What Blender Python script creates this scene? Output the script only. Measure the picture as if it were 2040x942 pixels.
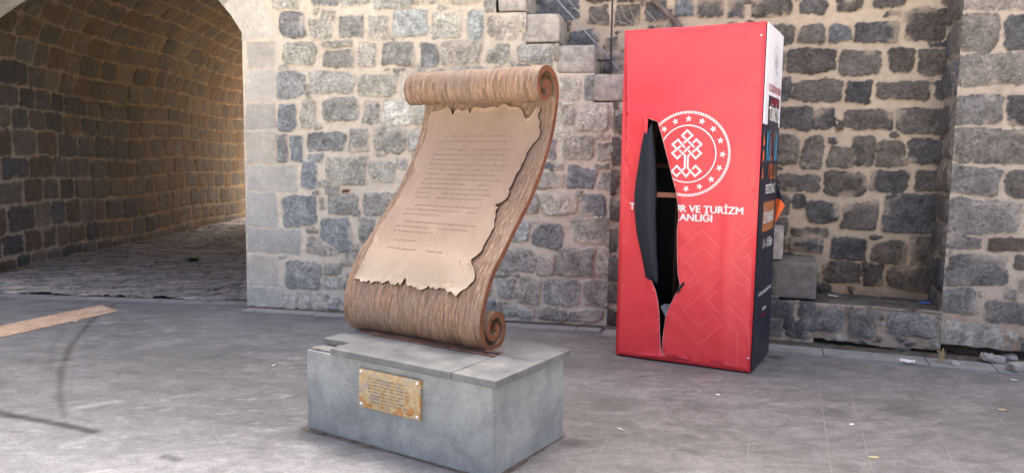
import bpy, bmesh, math, random
import numpy as np
from mathutils import Vector, Matrix
from mathutils.geometry import delaunay_2d_cdt
for o in list(bpy.data.objects): bpy.data.objects.remove(o)
sc = bpy.context.scene
C = sc.collection
# ---------------------------------------------------------------- camera, sky, sun, exposure
F, PITCH, ROLL, EYE = 1541.0, math.radians(5.788), math.radians(0.847), 1.55
_f = np.array([0, math.cos(PITCH), -math.sin(PITCH)]); _r = np.array([1., 0, 0]); _u = np.cross(_r, _f)
CR = math.cos(ROLL)*_r + math.sin(ROLL)*_u
CU = -math.sin(ROLL)*_r + math.cos(ROLL)*_u
CF = _f
cam = bpy.data.cameras.new('camera'); co = bpy.data.objects.new('camera', cam); C.objects.link(co)
cam.sensor_width = 36; cam.sensor_fit = 'HORIZONTAL'; cam.lens = 36*F/2040; cam.clip_end = 2000; cam.clip_start = .05
co.matrix_world = Matrix(((CR[0], CU[0], -CF[0], 0), (CR[1], CU[1], -CF[1], 0), (CR[2], CU[2], -CF[2], EYE), (0, 0, 0, 1)))
sc.camera = co
SUN_EL, SUN_AZ = math.radians(57), math.radians(12)       # azimuth measured from +Y (behind the wall) towards +X
w = bpy.data.worlds.new('World'); sc.world = w; w.use_nodes = True
nt = w.node_tree; bg = nt.nodes['Background']; sky = nt.nodes.new('ShaderNodeTexSky'); sky.sky_type = 'NISHITA'
sky.sun_disc = False; sky.sun_elevation = SUN_EL; sky.sun_rotation = SUN_AZ
sky.air_density = 0.24; sky.dust_density = 7.0; sky.ozone_density = 0.0
nt.links.new(sky.outputs[0], bg.inputs[0]); bg.inputs[1].default_value = 0.15
sl = bpy.data.lights.new('sun', 'SUN'); so = bpy.data.objects.new('sun', sl); C.objects.link(so)
sl.energy = 4.0; sl.angle = math.radians(.5); sl.color = (1, .93, .82)
sd = Vector((math.sin(SUN_AZ)*math.cos(SUN_EL), math.cos(SUN_AZ)*math.cos(SUN_EL), math.sin(SUN_EL)))
so.rotation_euler = sd.to_track_quat('Z', 'Y').to_euler(); so.location = (0, 20, 30)
vs = sc.view_settings; vs.view_transform = 'Standard'; vs.look = 'None'; vs.gamma = 1; vs.exposure = 2.9
sc.cycles.max_bounces = 10; sc.cycles.diffuse_bounces = 6

# ---------------------------------------------------------------- pixel -> point on a real surface
def ray(x, y): return CF + (x-1020)/F*CR - (y-471)/F*CU
EYEV = np.array([0, 0, EYE])
def on_plane(x, y, P, n):
    d = ray(x, y); return EYEV + d*((np.array(P)-EYEV) @ n)/(d @ n)
def on_z(x, y, z=0.): d = ray(x, y); return EYEV + d*(z-EYE)/d[2]

# ---------------------------------------------------------------- numpy noise
_tabs = {}
def vnoise(x, y, seed=0):
    if seed not in _tabs: _tabs[seed] = np.random.RandomState(seed).rand(256, 256).astype(np.float32)
    t = _tabs[seed]; xi = np.floor(x).astype(int); yi = np.floor(y).astype(int); fx = x-xi; fy = y-yi
    fx = fx*fx*(3-2*fx); fy = fy*fy*(3-2*fy); a = xi & 255; b = (xi+1) & 255; c = yi & 255; d = (yi+1) & 255
    return (t[a, c]*(1-fx)+t[b, c]*fx)*(1-fy)+(t[a, d]*(1-fx)+t[b, d]*fx)*fy
def fbm(x, y, seed=0, o=4):
    r = 0; amp = .5; tot = 0
    for k in range(o):
        r = r+amp*vnoise(x*2**k+17.3*k, y*2**k+5.1*k, seed+k); tot += amp; amp *= .5
    return r/tot*2-1
def sstep(a, b, x): t = np.clip((x-a)/(b-a), 0, 1); return t*t*(3-2*t)

# ---------------------------------------------------------------- object helpers
def tag(o, label=None, cat=None, group=None, kind=None):
    if label: o['label'] = label
    if cat: o['category'] = cat
    if group: o['group'] = group
    if kind: o['kind'] = kind
    return o
def empty(name, loc=(0, 0, 0), rz=0):
    o = bpy.data.objects.new(name, None); C.objects.link(o); o.location = loc; o.rotation_euler = (0, 0, rz); o.empty_display_size = .1; return o
def link(name, me, mats, parent=None, smooth=False):
    o = bpy.data.objects.new(name, me); C.objects.link(o)
    for m in (mats if isinstance(mats, (list, tuple)) else [mats]): me.materials.append(m)
    if parent: o.parent = parent
    if smooth: me.polygons.foreach_set('use_smooth', [True]*len(me.polygons))
    return o
class MB:
    """collects vertices and faces in world metres (or local to the parent) for ONE mesh"""
    def __init__(s): s.v = []; s.f = []; s.m = []; s.n = 0; s.uv = []
    def add(s, v, f, mi=0):
        s.v.append(np.asarray(v, float).reshape(-1, 3)); s.f += [tuple(i+s.n for i in q) for q in f]; s.m += [mi]*len(f); s.n += len(s.v[-1])
    def box(s, o, ax, ay, az, mi=0):
        o = np.array(o, float); ax, ay, az = map(lambda a: np.array(a, float), (ax, ay, az))
        v = [o, o+ax, o+ax+ay, o+ay, o+az, o+ax+az, o+ax+ay+az, o+ay+az]
        s.add(v, [(0, 3, 2, 1), (4, 5, 6, 7), (0, 1, 5, 4), (1, 2, 6, 5), (2, 3, 7, 6), (3, 0, 4, 7)], mi)
    def rbox(s, c, ax, ay, az, r=.01, step=.04, noise=0., seed=0, mi=0, nf=9):
        """rounded, slightly rough block; ax, ay, az full-length edge vectors, c its centre"""
        c = np.array(c, float); A = [np.array(a, float) for a in (ax, ay, az)]; ln = [np.linalg.norm(a) for a in A]; U = [a/l for a, l in zip(A, ln)]
        r = min(r, min(ln)*.45)
        def lin(l):
            n = max(1, int(round((l-2*r)/step))); return np.concatenate([[-l/2, -l/2+r*.35], np.linspace(-l/2+r, l/2-r, n+1), [l/2-r*.35, l/2]])
        G = [lin(l) for l in ln]
        for ax_i in range(3):
            a, b = [(1, 2), (2, 0), (0, 1)][ax_i]
            for sgn in (-1, 1):
                p, q = np.meshgrid(G[a], G[b], indexing='ij'); P = np.zeros(p.shape+(3,)); P[..., a] = p; P[..., b] = q; P[..., ax_i] = sgn*ln[ax_i]/2
                half = np.array(ln)/2; I = np.clip(P, -half+r, half-r); d = P-I; dl = np.linalg.norm(d, axis=-1, keepdims=True); nn = d/np.maximum(dl, 1e-9)
                P = I+nn*r
                if noise:
                    P = P+nn*noise*(fbm(P[..., 0]*nf+P[..., 2]*3.7+seed, P[..., 1]*nf+P[..., 2]*nf*.8+seed*1.7, seed % 50)+.5*fbm(P[..., 0]*nf*4+P[..., 2]*nf*3, P[..., 1]*nf*4-P[..., 2]*nf*3+seed, (seed+9) % 50))[..., None]
                W = c+P[..., :1]*U[0]+P[..., 1:2]*U[1]+P[..., 2:3]*U[2]
                s.grid(W, mi, flip=(sgn < 0))
    def grid(s, W, mi=0, flip=False):
        n, m = W.shape[:2]; i = np.arange(n*m).reshape(n, m)
        q = np.stack([i[:-1, :-1], i[1:, :-1], i[1:, 1:], i[:-1, 1:]], -1).reshape(-1, 4)
        if flip: q = q[:, ::-1]
        s.add(W.reshape(-1, 3), [tuple(k) for k in q.tolist()], mi)
    def tube(s, pts, r, n=8, mi=0, cap=True):
        pts = [np.array(p, float) for p in pts]; rs = r if isinstance(r, (list, tuple)) else [r]*len(pts); V = []
        for i, p in enumerate(pts):
            t = pts[min(i+1, len(pts)-1)]-pts[max(i-1, 0)]; t /= np.linalg.norm(t); a = np.cross(t, [0, 0, 1.]); 
            if np.linalg.norm(a) < .1: a = np.cross(t, [1., 0, 0])
            a /= np.linalg.norm(a); b = np.cross(t, a)
            V += [p+rs[i]*(math.cos(k*2*math.pi/n)*a+math.sin(k*2*math.pi/n)*b) for k in range(n)]
        f = [(i*n+k, i*n+(k+1) % n, (i+1)*n+(k+1) % n, (i+1)*n+k) for i in range(len(pts)-1) for k in range(n)]
        if cap: f += [tuple(range(n))[::-1], tuple((len(pts)-1)*n+k for k in range(n))]
        s.add(V, f, mi)
    def mesh(s, name):
        me = bpy.data.meshes.new(name); me.from_pydata(np.concatenate(s.v).tolist(), [], s.f); me.polygons.foreach_set('material_index', s.m)
        return me
    def build(s, name, mats, parent=None, smooth=False, weld=0):
        me = s.mesh(name)
        if weld:
            b = bmesh.new(); b.from_mesh(me); bmesh.ops.remove_doubles(b, verts=b.verts, dist=weld); b.to_mesh(me); b.free()
        me.update(); return link(name, me, mats, parent, smooth)
def attr_color(me, rgba, name='Col'):
    a = me.color_attributes.new(name, 'FLOAT_COLOR', 'POINT'); a.data.foreach_set('color', np.asarray(rgba, np.float32).ravel())
def grid_object(name, W, keep, rgba, mats, parent=None, smooth=True, flip=False):
    """dense sheet: W (n,m,3) points, keep (n-1,m-1) bool, rgba (n,m,4)"""
    n, m = W.shape[:2]; i = np.arange(n*m).reshape(n, m)
    q = np.stack([i[:-1, :-1], i[1:, :-1], i[1:, 1:], i[:-1, 1:]], -1)[keep]
    if flip: q = q[:, ::-1]
    used = np.zeros(n*m, bool); used[q.ravel()] = True; mp = np.cumsum(used)-1; q = mp[q]; V = W.reshape(-1, 3)[used]
    me = bpy.data.meshes.new(name); me.vertices.add(len(V)); me.vertices.foreach_set('co', V.astype(np.float32).ravel())
    me.loops.add(q.size); me.loops.foreach_set('vertex_index', q.ravel().astype(np.int32)); me.polygons.add(len(q))
    me.polygons.foreach_set('loop_start', (np.arange(len(q))*4).astype(np.int32)); me.update(calc_edges=True); me.validate()
    attr_color(me, rgba.reshape(-1, 4)[used]); me.polygons.foreach_set('use_smooth', np.ones(len(me.polygons), bool))
    return link(name, me, mats, parent)

# ---------------------------------------------------------------- materials
def mat(name, rough=.8, col=(.5, .5, .5), metal=0, spec=.5):
    m = bpy.data.materials.new(name); m.use_nodes = True; b = m.node_tree.nodes['Principled BSDF']
    b.inputs['Base Color'].default_value = (*col, 1); b.inputs['Roughness'].default_value = rough; b.inputs['Metallic'].default_value = metal
    b.inputs['Specular IOR Level'].default_value = spec
    return m, m.node_tree, b
def nd(t, typ, **k):
    n = t.nodes.new(typ)
    for a, v in k.items():
        if a.startswith('i_'):
            key = a[2:]; key = int(key) if key.isdigit() else key.replace('_', ' ')
            if hasattr(v, 'links') or isinstance(v, bpy.types.NodeSocket): t.links.new(v, n.inputs[key])
            else: n.inputs[key].default_value = v
        else: setattr(n, a, v)
    return n
def noise(t, vec, scale, detail=4, rough=.6, dist=0):
    return nd(t, 'ShaderNodeTexNoise', i_Vector=vec, i_Scale=scale, i_Detail=detail, i_Roughness=rough, i_Distortion=dist).outputs[0]
def rng(t, v, a, b, c=0., d=1.): return nd(t, 'ShaderNodeMapRange', i_Value=v, i_1=a, i_2=b, i_3=c, i_4=d).outputs[0]
def mth(t, op, a, b=0.): return nd(t, 'ShaderNodeMath', operation=op, i_0=a, i_1=b).outputs[0]
def mixc(t, f, a, b, bt='MIX'):
    n = nd(t, 'ShaderNodeMix', data_type='RGBA', blend_type=bt); ins = [i for i in n.inputs if i.type == 'RGBA']
    for s_, v in ((n.inputs[0], f), (ins[0], a), (ins[1], b)):
        if isinstance(v, bpy.types.NodeSocket): t.links.new(v, s_)
        else: s_.default_value = v if not isinstance(v, tuple) or len(v) == 4 else (*v, 1)
    return [o for o in n.outputs if o.type == 'RGBA'][0]
def scalec(t, col, f):
    n = nd(t, 'ShaderNodeVectorMath', operation='SCALE', i_0=col); 
    if isinstance(f, bpy.types.NodeSocket): t.links.new(f, n.inputs['Scale'])
    else: n.inputs['Scale'].default_value = f
    return n.outputs[0]
def bump(t, b, h, s=.5, d=.01): t.links.new(nd(t, 'ShaderNodeBump', i_Height=h, i_Strength=s, i_Distance=d).outputs[0], b.inputs['Normal'])
def obj_vec(t, scale=None, rot=None):
    v = nd(t, 'ShaderNodeTexCoord').outputs['Object']
    if scale or rot:
        mp = nd(t, 'ShaderNodeMapping', i_Vector=v)
        if scale: mp.inputs['Scale'].default_value = scale
        if rot: mp.inputs['Rotation'].default_value = rot
        v = mp.outputs[0]
    return v
def stone_grain(name, pits=1.0, speck=.5, contrast=.35, grain=1.0, rough=.85):
    """masonry: colour and stone/mortar mask come from the mesh's own 'Col' attribute"""
    m, t, b = mat(name, rough, spec=.3); at = nd(t, 'ShaderNodeVertexColor', layer_name='Col'); c, msk = at.outputs[0], at.outputs[1]; v = obj_vec(t)
    n1 = noise(t, v, 9*grain, 6, .65); n2 = noise(t, v, 34*grain, 7, .78); n3 = noise(t, v, 120*grain, 3, .6)
    f = mth(t, 'MULTIPLY', rng(t, n1, .3, .7, 1-contrast, 1+contrast*.8), rng(t, n2, .34, .66, 1-contrast*1.15, 1+contrast*1.0))
    fm = rng(t, noise(t, v, 16, 6, .7), .3, .7, .82, 1.12)
    k = nd(t, 'ShaderNodeMix', data_type='FLOAT', i_0=msk, i_2=fm, i_3=f).outputs[0]
    col = scalec(t, c, k)
    vo = nd(t, 'ShaderNodeTexVoronoi', i_Vector=v, i_Scale=48*grain, i_Randomness=1.).outputs['Distance']
    pit = mth(t, 'MULTIPLY', mth(t, 'MULTIPLY', rng(t, vo, .12, .30, 1, 0), rng(t, noise(t, v, 12, 3), .42, .6, 0, 1)), msk)
    col = mixc(t, mth(t, 'MULTIPLY', pit, .6*pits), col, (.03, .03, .03, 1))
    vo2 = nd(t, 'ShaderNodeTexVoronoi', i_Vector=v, i_Scale=38*grain).outputs['Distance']
    sp = mth(t, 'MULTIPLY', mth(t, 'MULTIPLY', rng(t, vo2, .05, .16, 1, 0), rng(t, noise(t, v, 5, 3), .5, .62, 0, 1)), msk)
    col = mixc(t, mth(t, 'MULTIPLY', sp, speck), col, (.55, .54, .5, 1))
    t.links.new(col, b.inputs['Base Color'])
    h = mth(t, 'ADD', mth(t, 'MULTIPLY', n2, .6), mth(t, 'ADD', mth(t, 'MULTIPLY', n3, .3), mth(t, 'MULTIPLY', pit, -.9)))
    bump(t, b, h, 1., .03); return m
M_wall = stone_grain('pale_basalt_masonry', .8, .5, .42)
M_dark = stone_grain('dark_basalt_masonry', .8, .6, .42)
M_tun = stone_grain('passage_masonry', .5, .5, .35)
M_cob = stone_grain('cobbles', .4, .3, .35)
def plain_stone(name, col, var=.25, rough=.8, scale=6, specks=0., bumpd=.004, tint=None, aniso=None, spec=.4):
    m, t, b = mat(name, rough, spec=spec); v = obj_vec(t, aniso)
    n1 = noise(t, v, scale, 7, .65, .3); n2 = noise(t, v, scale*9, 5, .7); base = mixc(t, rng(t, n1, .35, .65), tuple(x*(1-var) for x in col), tuple(x*(1+var) for x in (tint or col)))
    base = scalec(t, base, rng(t, n2, .3, .7, .88, 1.1))
    if specks:
        vo = nd(t, 'ShaderNodeTexVoronoi', i_Vector=v, i_Scale=25.).outputs['Distance']; s_ = mth(t, 'MULTIPLY', rng(t, vo, .05, .13, 1, 0), rng(t, noise(t, v, 2.3, 4), .48, .6))
        base = mixc(t, mth(t, 'MULTIPLY', s_, specks), base, (.5, .5, .47, 1))
    t.links.new(base, b.inputs['Base Color']); bump(t, b, n2, .5, bumpd); t.links.new(rng(t, n1, .3, .7, rough-.08, rough+.08), b.inputs['Roughness'])
    return m
M_step = plain_stone('step_stone', (.38, .365, .33), .3, .9, 14, .2, .012)
M_slab = plain_stone('pedestal_slab_stone', (.112, .123, .128), .24, .62, 4, .3, .004, tint=(.155, .162, .158))
M_body = plain_stone('pedestal_body_stone', (.250, .275, .268), .2, .7, 5, .45, .004, tint=(.27, .288, .272))
M_mortar = plain_stone('pale_mortar', (.40, .385, .35), .15, .9, 20)
M_kerb = plain_stone('kerb_stone', (.25, .255, .25), .22, .75, 5, .3)
M_dirt = plain_stone('dirt', (.10, .085, .07), .45, .95, 14, .5, .02)

# ---------------------------------------------------------------- masonry height fields
class Field:
    def __init__(s, S, Z, seed=1, warp=.020):
        s.S = np.asarray(S); s.Z = np.asarray(Z); s.SS, s.ZZ = np.meshgrid(s.S, s.Z, indexing='ij'); s.D = np.full(s.SS.shape, .3); s.ID = np.full(s.SS.shape, -1)
        s.rs = np.random.RandomState(seed); s.seed = seed; s.st = []; s.boxes = []
        a = s.SS; b = s.ZZ
        s.WS = a+warp*fbm(a*7, b*7, seed)+warp*.45*fbm(a*26, b*26, seed+3, 3); s.WZ = b+warp*fbm(a*7+9, b*7, seed+7)+warp*.45*fbm(a*26+5, b*26, seed+5, 3)
    def add(s, poly, tagc='g', k=.010, gap=.014, minfrac=.25, clip=True):
        P = np.array(poly, float)
        area = .5*np.sum(P[:, 0]*np.roll(P[:, 1], -1)-P[:, 1]*np.roll(P[:, 0], -1))
        if area < 0: P = P[::-1]; area = -area
        lo = P.min(0)-.07; hi = P.max(0)+.07
        a0, a1 = np.searchsorted(s.S, [lo[0], hi[0]]); b0, b1 = np.searchsorted(s.Z, [lo[1], hi[1]])
        if a1-a0 < 2 or b1-b0 < 2: return False
        w = (slice(a0, a1), slice(b0, b1)); x = s.WS[w]; y = s.WZ[w]; E = np.roll(P, -1, 0)-P; E /= np.linalg.norm(E, axis=1, keepdims=True)
        d = np.zeros(x.shape)
        for p, e in zip(P, E): d = d+np.exp(np.clip(((x-p[0])*e[1]-(y-p[1])*e[0])/k, -60, 40))
        d = k*np.log(d+1e-30)-(0 if tagc in 'aq' else .0085)
        if clip:
            d0 = d; d = np.maximum(d, gap-s.D[w])
            n0 = (d0 < 0).sum(); 
            if n0 == 0 or (d < 0).sum() < minfrac*n0: return False
        i = len(s.st); s.st.append(tagc); new = d < s.D[w]; s.D[w] = np.where(new, d, s.D[w]); s.ID[w] = np.where(new, i, s.ID[w]); return True
    def box(s, x0, z0, x1, z1, tagc='g', jit=.12, k=None, **kw):
        w, h = x1-x0, z1-z0; r = s.rs; j = lambda a: r.uniform(-.2, 1)*a*jit; m = min(w, h)
        P = [(x0+j(m), z0+j(m)), (x1-j(m), z0+j(m)), (x1-j(m), z1-j(m)), (x0+j(m), z1-j(m))]
        if tagc not in 'aq' and jit > .05 and r.rand() < .75:
            Q = []
            for a_, b_ in zip(P, P[1:]+P[:1]):
                t1, t2 = r.uniform(.03, .16), r.uniform(.84, .97); e = np.array(b_)-np.array(a_); nn = np.array([e[1], -e[0]])/np.linalg.norm(e)*m; Q += [tuple(np.array(a_)+e*t1+nn*r.uniform(.0, .05)), tuple(np.array(a_)+e*t2+nn*r.uniform(.0, .05))]
            P = Q
        return s.add(P, tagc, k if k else (.004 if tagc in 'aq' else min(.007, m*.05)), **kw)
    def courses(s, x0, x1, z0, z1, h=(.18, .3), wd=(.18, .42), gap=.03, tags='g', slope=0., **kw):
        z = z0
        while z < z1:
            hh = s.rs.uniform(*h); x = x0+s.rs.uniform(-.2, 0)
            while x < x1:
                ww = s.rs.uniform(*wd); dz = s.rs.uniform(-.012, .012)
                s.box(x+gap/2, z+gap/2+dz, x+ww-gap/2, z+hh-gap/2+dz, tags[s.rs.randint(len(tags))], **kw); x += ww
            z += hh
    def chinks(s, n, x0, x1, z0, z1, r=(.02, .06), tags='g', need=.03):
        for _ in range(n):
            x = s.rs.uniform(x0, x1); z = s.rs.uniform(z0, z1); i = min(np.searchsorted(s.S, x), len(s.S)-1); j = min(np.searchsorted(s.Z, z), len(s.Z)-1)
            if s.D[i, j] < need: continue
            a = s.rs.uniform(*r); bb = a*s.rs.uniform(.35, .9); th = s.rs.uniform(-.3, .3)+(math.pi/2 if s.rs.rand() < .2 else 0); m = s.rs.randint(4, 7)
            P = [(x+a*math.cos(q)*math.cos(th)-bb*math.sin(q)*math.sin(th), z+a*math.cos(q)*math.sin(th)+bb*math.sin(q)*math.cos(th)) for q in (np.arange(m)+s.rs.uniform(-.25, .25, m))*2*math.pi/m]
            s.add(P, tags[s.rs.randint(len(tags))], .006, .010, .4)
    def finish(s, pal, mortar, hs=.018, dome=.012, rough=.006, smear=.5, mortar_h=.0, bead=0.):
        n = len(s.st); r = s.rs; ID = np.maximum(s.ID, 0); D = s.D; x, z = s.SS, s.ZZ
        base = np.zeros((max(n, 1), 3)); hh = np.zeros(max(n, 1)); rg = np.ones(max(n, 1)); tx = r.normal(0, .02, max(n, 1)); tz = r.normal(0, .02, max(n, 1))
        for i, tg in enumerate(s.st):
            c = np.array(pal.get(tg, pal['g'])); c = (c[r.randint(len(c))] if c.ndim == 2 else c)*np.array([1.01, 1.0, .945])
            base[i] = c*r.uniform(.80, 1.20)*(1+r.normal(0, .006, 3)); hh[i] = hs*r.uniform(.5, 1.4); rg[i] = r.uniform(.5, 1.5)
            if tg in 'aq': hh[i] = .004*r.uniform(.5, 1.5); rg[i] = .15; tx[i] *= .2; tz[i] *= .2
        ash = np.array([tg in 'aq' for tg in s.st] or [False])[ID]
        prof = sstep(.002, -.009, D+.004*fbm(x*40, z*40, s.seed+21, 3)); e = fbm(x*30, z*30, s.seed+11, 3)*.012+fbm(x*6, z*6, s.seed+12, 3)*.006*smear
        edge = np.where(ash, D+.001, D+e); mask = sstep(.001, -.005, edge)
        patch = sstep(.22, .42, fbm(x*5+3, z*5, s.seed+14, 5))*sstep(-.07, -.01, D)*smear*(~ash); mask = mask*(1-patch*.8)
        rough_n = fbm(x*14+ID*3.1, z*14, s.seed+15, 5)+.6*np.abs(fbm(x*28, z*28+ID*1.3, s.seed+16, 3))
        h = prof*(hh[ID]+dome*sstep(0, -.07, D)*(~ash)+rough*rg[ID]*rough_n)+(1-prof)*(mortar_h+.005*fbm(x*10, z*10, s.seed+17, 4)+bead*np.exp(-((D-.012)/.008)**2))
        col = mask[..., None]*base[ID]*(1+.18*fbm(x*5+ID, z*5, s.seed+18, 4))[..., None]+(1-mask)[..., None]*np.array(mortar)*(1+.10*fbm(x*2.2, z*2.2, s.seed+19, 4)-.12*np.exp(-((D-.006)/.005)**2))[..., None]
        return h, np.concatenate([np.clip(col, 0, 1), (mask*np.where(ash, .22, 1.))[..., None]], -1)
def parse(txt, ox, oy, sc_=2.):
    out = []
    for part in txt.replace('\n', ' ').split(';'):
        p = part.split()
        if len(p) >= 4:
            x0, y0, x1, y1 = [float(q) for q in p[:4]]; out.append((ox+x0/sc_, oy+y0/sc_, ox+x1/sc_, oy+y1/sc_, p[4] if len(p) > 4 else 'g'))
    return out
def axis(*segs):
    a = [np.array([segs[0][0]])]
    for x0, x1, st in segs: n = max(1, int(round((x1-x0)/st))); a.append(np.linspace(x0, x1, n+1)[1:])
    return np.concatenate(a)
YA, YB = math.radians(11.386), math.radians(19.3)
A0 = np.array([-2.681, 7.755, 0.]); DA = np.array([math.cos(YA), -math.sin(YA), 0]); NA = np.array([-math.sin(YA), -math.cos(YA), 0])   # N points to the street
K0 = np.array([.9, 7.034, 0.]); DB = np.array([math.cos(YB), -math.sin(YB), 0]); NB = np.array([-math.sin(YB), -math.cos(YB), 0])
SK = float((K0-A0) @ DA); A0 = K0-DA*SK
REC = .52
def wallpos(S, Z, h, rec=0.):
    """S measured along the front line from the arch jamb; bends at SK; h towards the street, rec = set-back"""
    t = np.tan((YB-YA)/2)*rec
    A = A0+S[..., None]*DA+(h-rec)[..., None]*NA if not np.isscalar(h) else None
    B = K0+(S-SK)[..., None]*DB+(h-rec)[..., None]*NB
    w_ = (S > SK-t*0)[..., None]
    P = np.where(w_, B, A); P[..., 2] = Z; return P
def pxw(x, y, rec=0.):
    P = on_plane(x, y, A0-NA*rec, NA); s = (P-A0) @ DA
    if s > SK: P = on_plane(x, y, K0-NB*rec, NB); s = SK+(P-K0) @ DB
    return s, P[2]
def put(field, lst, rec=0., **kw):
    for x0, y0, x1, y1, tg in lst:
        a = pxw(x0, (y0+y1)/2, rec); b = pxw(x1, (y0+y1)/2, rec); c = pxw((x0+x1)/2, y0, rec); d = pxw((x0+x1)/2, y1, rec)
        field.box(a[0], d[1], b[0], c[1], tg, jit=.04 if tg in 'aq' else .13, clip=(tg in 'c'), **kw)

LA = parse('''20 165 138 275 a;20 277 145 405 a;20 407 140 520 a;145 412 220 520 b;20 521 140 655 a;143 535 185 650 b;22 657 228 764 q;22 766 145 905 q;160 768 303 905 b;22 907 240 1012 q;
125 -30 235 35 p;280 -30 385 25 b;395 -20 505 20;530 5 555 35;565 -30 690 35;700 -30 830 20 p;840 -30 945 20;970 -30 1040 45;160 45 260 155 b;320 45 375 90;275 82 362 158;388 55 490 158;505 65 592 163 p;608 38 746 152 s;762 52 882 152 s;905 45 965 160 s;980 60 1040 150;
163 172 300 262 s;325 168 440 190;328 195 450 272;465 170 545 272 p;558 165 695 265;715 170 780 265 b;795 165 965 260;980 200 1040 255;145 280 255 395 b;262 335 280 395;278 288 455 375;470 300 620 388 p;640 290 690 400 p;238 405 300 510 p;322 395 470 482;487 405 550 492;563 408 680 502 s;692 415 770 500 s;
200 540 248 645 b;262 525 418 603 b;432 510 508 612;523 503 658 612;665 515 740 600 p;268 610 328 645 b;335 620 503 738 s;515 650 610 730 s;545 600 575 625;620 635 660 680;240 645 300 750 b;305 725 335 750;338 740 390 775;352 770 465 848;485 765 590 858;315 785 335 835;405 755 432 768 r;452 838 475 860;
318 865 448 1015 b;465 870 530 965;262 910 305 925;24 1015 148 1140 a;24 1145 160 1228 a;255 945 390 1015;420 965 470 1060;178 1034 325 1154;328 1050 398 1094;283 1167 352 1232;355 1192 395 1232 p;235 1162 275 1237 p;165 1157 225 1232;400 1122 430 1157''', 480, 0)
LA += parse('''0 68 80 158;80 180 215 255;0 175 50 255;250 305 340 405 p;350 293 505 405 S;318 415 442 525 p;455 415 505 515;268 430 305 500;255 540 383 633;403 562 495 640;205 560 235 635 b;405 535 450 553;190 648 265 675 b;160 680 270 752;278 665 397 752 b;408 685 495 757;395 652 440 670;180 765 318 855;330 778 437 868 b;450 775 500 862;100 770 165 855;300 875 458 972;145 885 260 990 b;50 875 125 965 s;465 890 500 930;455 640 492 672;313 765 340 783;
0 992 150 1090;155 1017 235 1102;240 987 395 1102;405 994 490 1104;0 1107 75 1190;85 1107 178 1214;182 1114 328 1220;340 1112 470 1222;25 1224 150 1262;285 1232 420 1280;155 1226 280 1272;445 1232 490 1282;0 1204 20 1242''', 990, 0)
LB = parse('''0 0 155 65;190 0 290 58;330 0 430 45;470 0 610 28;600 30 780 165;525 45 585 68;85 100 165 178;182 100 285 175;300 105 392 175 s;410 85 575 168;142 195 328 290;345 195 523 300;543 190 640 298;662 200 775 298;100 205 128 280;80 315 150 400;158 315 355 405;372 320 480 415;492 320 702 398;722 318 783 402;90 425 235 520;248 432 327 512;368 430 552 525;570 430 775 535;90 530 180 660;192 545 285 678;300 580 400 665;395 545 485 665;492 555 610 660;625 550 755 652;585 630 628 665;300 548 335 578;95 695 268 768;278 682 452 778;468 678 625 772;648 672 745 768;160 778 208 832;215 800 345 888;355 800 495 915;520 782 742 935;100 780 150 860;330 480 358 525;150 905 300 942;90 870 140 942;
310 942 460 1037;475 962 615 1047;620 942 725 1057;285 1037 430 1127;430 1052 525 1137;530 1057 720 1157;140 942 280 1007;60 942 130 1002''', 1500, 0)
LB += parse('''150 -10 330 90 b;360 20 445 100;470 20 570 100;590 5 680 98;715 -20 788 68 b;800 -10 905 72;922 -10 992 70;290 120 405 195 b;430 150 485 200;425 215 520 290 b;140 -30 330 -12;360 -60 500 10;''', 990, 0)
LP = parse('''815 -60 1100 38 l;818 55 975 208 l;995 60 1130 200;805 222 1130 350 l;800 372 1003 500 l;1020 378 1130 500;790 520 1130 650 l;778 662 993 782 l;1010 672 1130 790;768 795 1068 928 l;765 940 905 994 l;935 952 1100 1002 r;762 1007 1020 1137 l;750 1142 898 1254 l;922 1202 1100 1287 l;740 1287 995 1412 p;1005 1147 1055 1192 l;1045 1022 1100 1072;1065 1107 1100 1162;935 1407 1035 1452 p;1040 1432 1110 1477 p;1060 1342 1110 1422''', 1500, 0)
LL = parse('''70 245 115 350;125 265 160 370;185 270 360 375 l;375 280 498 400 l;530 305 735 395 l;30 250 66 340''', 1500, 471)
PAL_A = {'g': [(0.418, 0.424, 0.395), (0.384, 0.395, 0.384), (0.463, 0.452, 0.412), (0.373, 0.384, 0.373)], 'b': [(0.249, 0.282, 0.316), (0.305, 0.339, 0.367), (0.282, 0.299, 0.316)], 'p': [(0.542, 0.537, 0.497), (0.508, 0.514, 0.486)], 's': [(0.565, 0.576, 0.542), (0.497, 0.548, 0.565), (0.542, 0.554, 0.508)],
         'a': [(0.565, 0.548, 0.508), (0.531, 0.525, 0.497), (0.588, 0.571, 0.531)], 'q': [(0.429, 0.441, 0.435), (0.475, 0.475, 0.458)], 'r': (0.282, 0.158, 0.102), 'S': (0.373, 0.407, 0.418)}
PAL_B = {'g': [(0.140, 0.134, 0.132), (0.123, 0.125, 0.134), (0.168, 0.159, 0.151), (0.112, 0.118, 0.132), (0.146, 0.140, 0.134)], 's': [(0.190, 0.213, 0.246)], 'b': [(0.146, 0.168, 0.202), (0.123, 0.134, 0.168)], 'l': [(0.224, 0.224, 0.230), (0.202, 0.204, 0.213), (0.246, 0.235, 0.230)], 'p': [(0.370, 0.358, 0.336)], 'r': [(0.112, 0.090, 0.084)]}
MORT_A = (.72, .66, .55); MORT_B = (.60, .52, .41)

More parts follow.
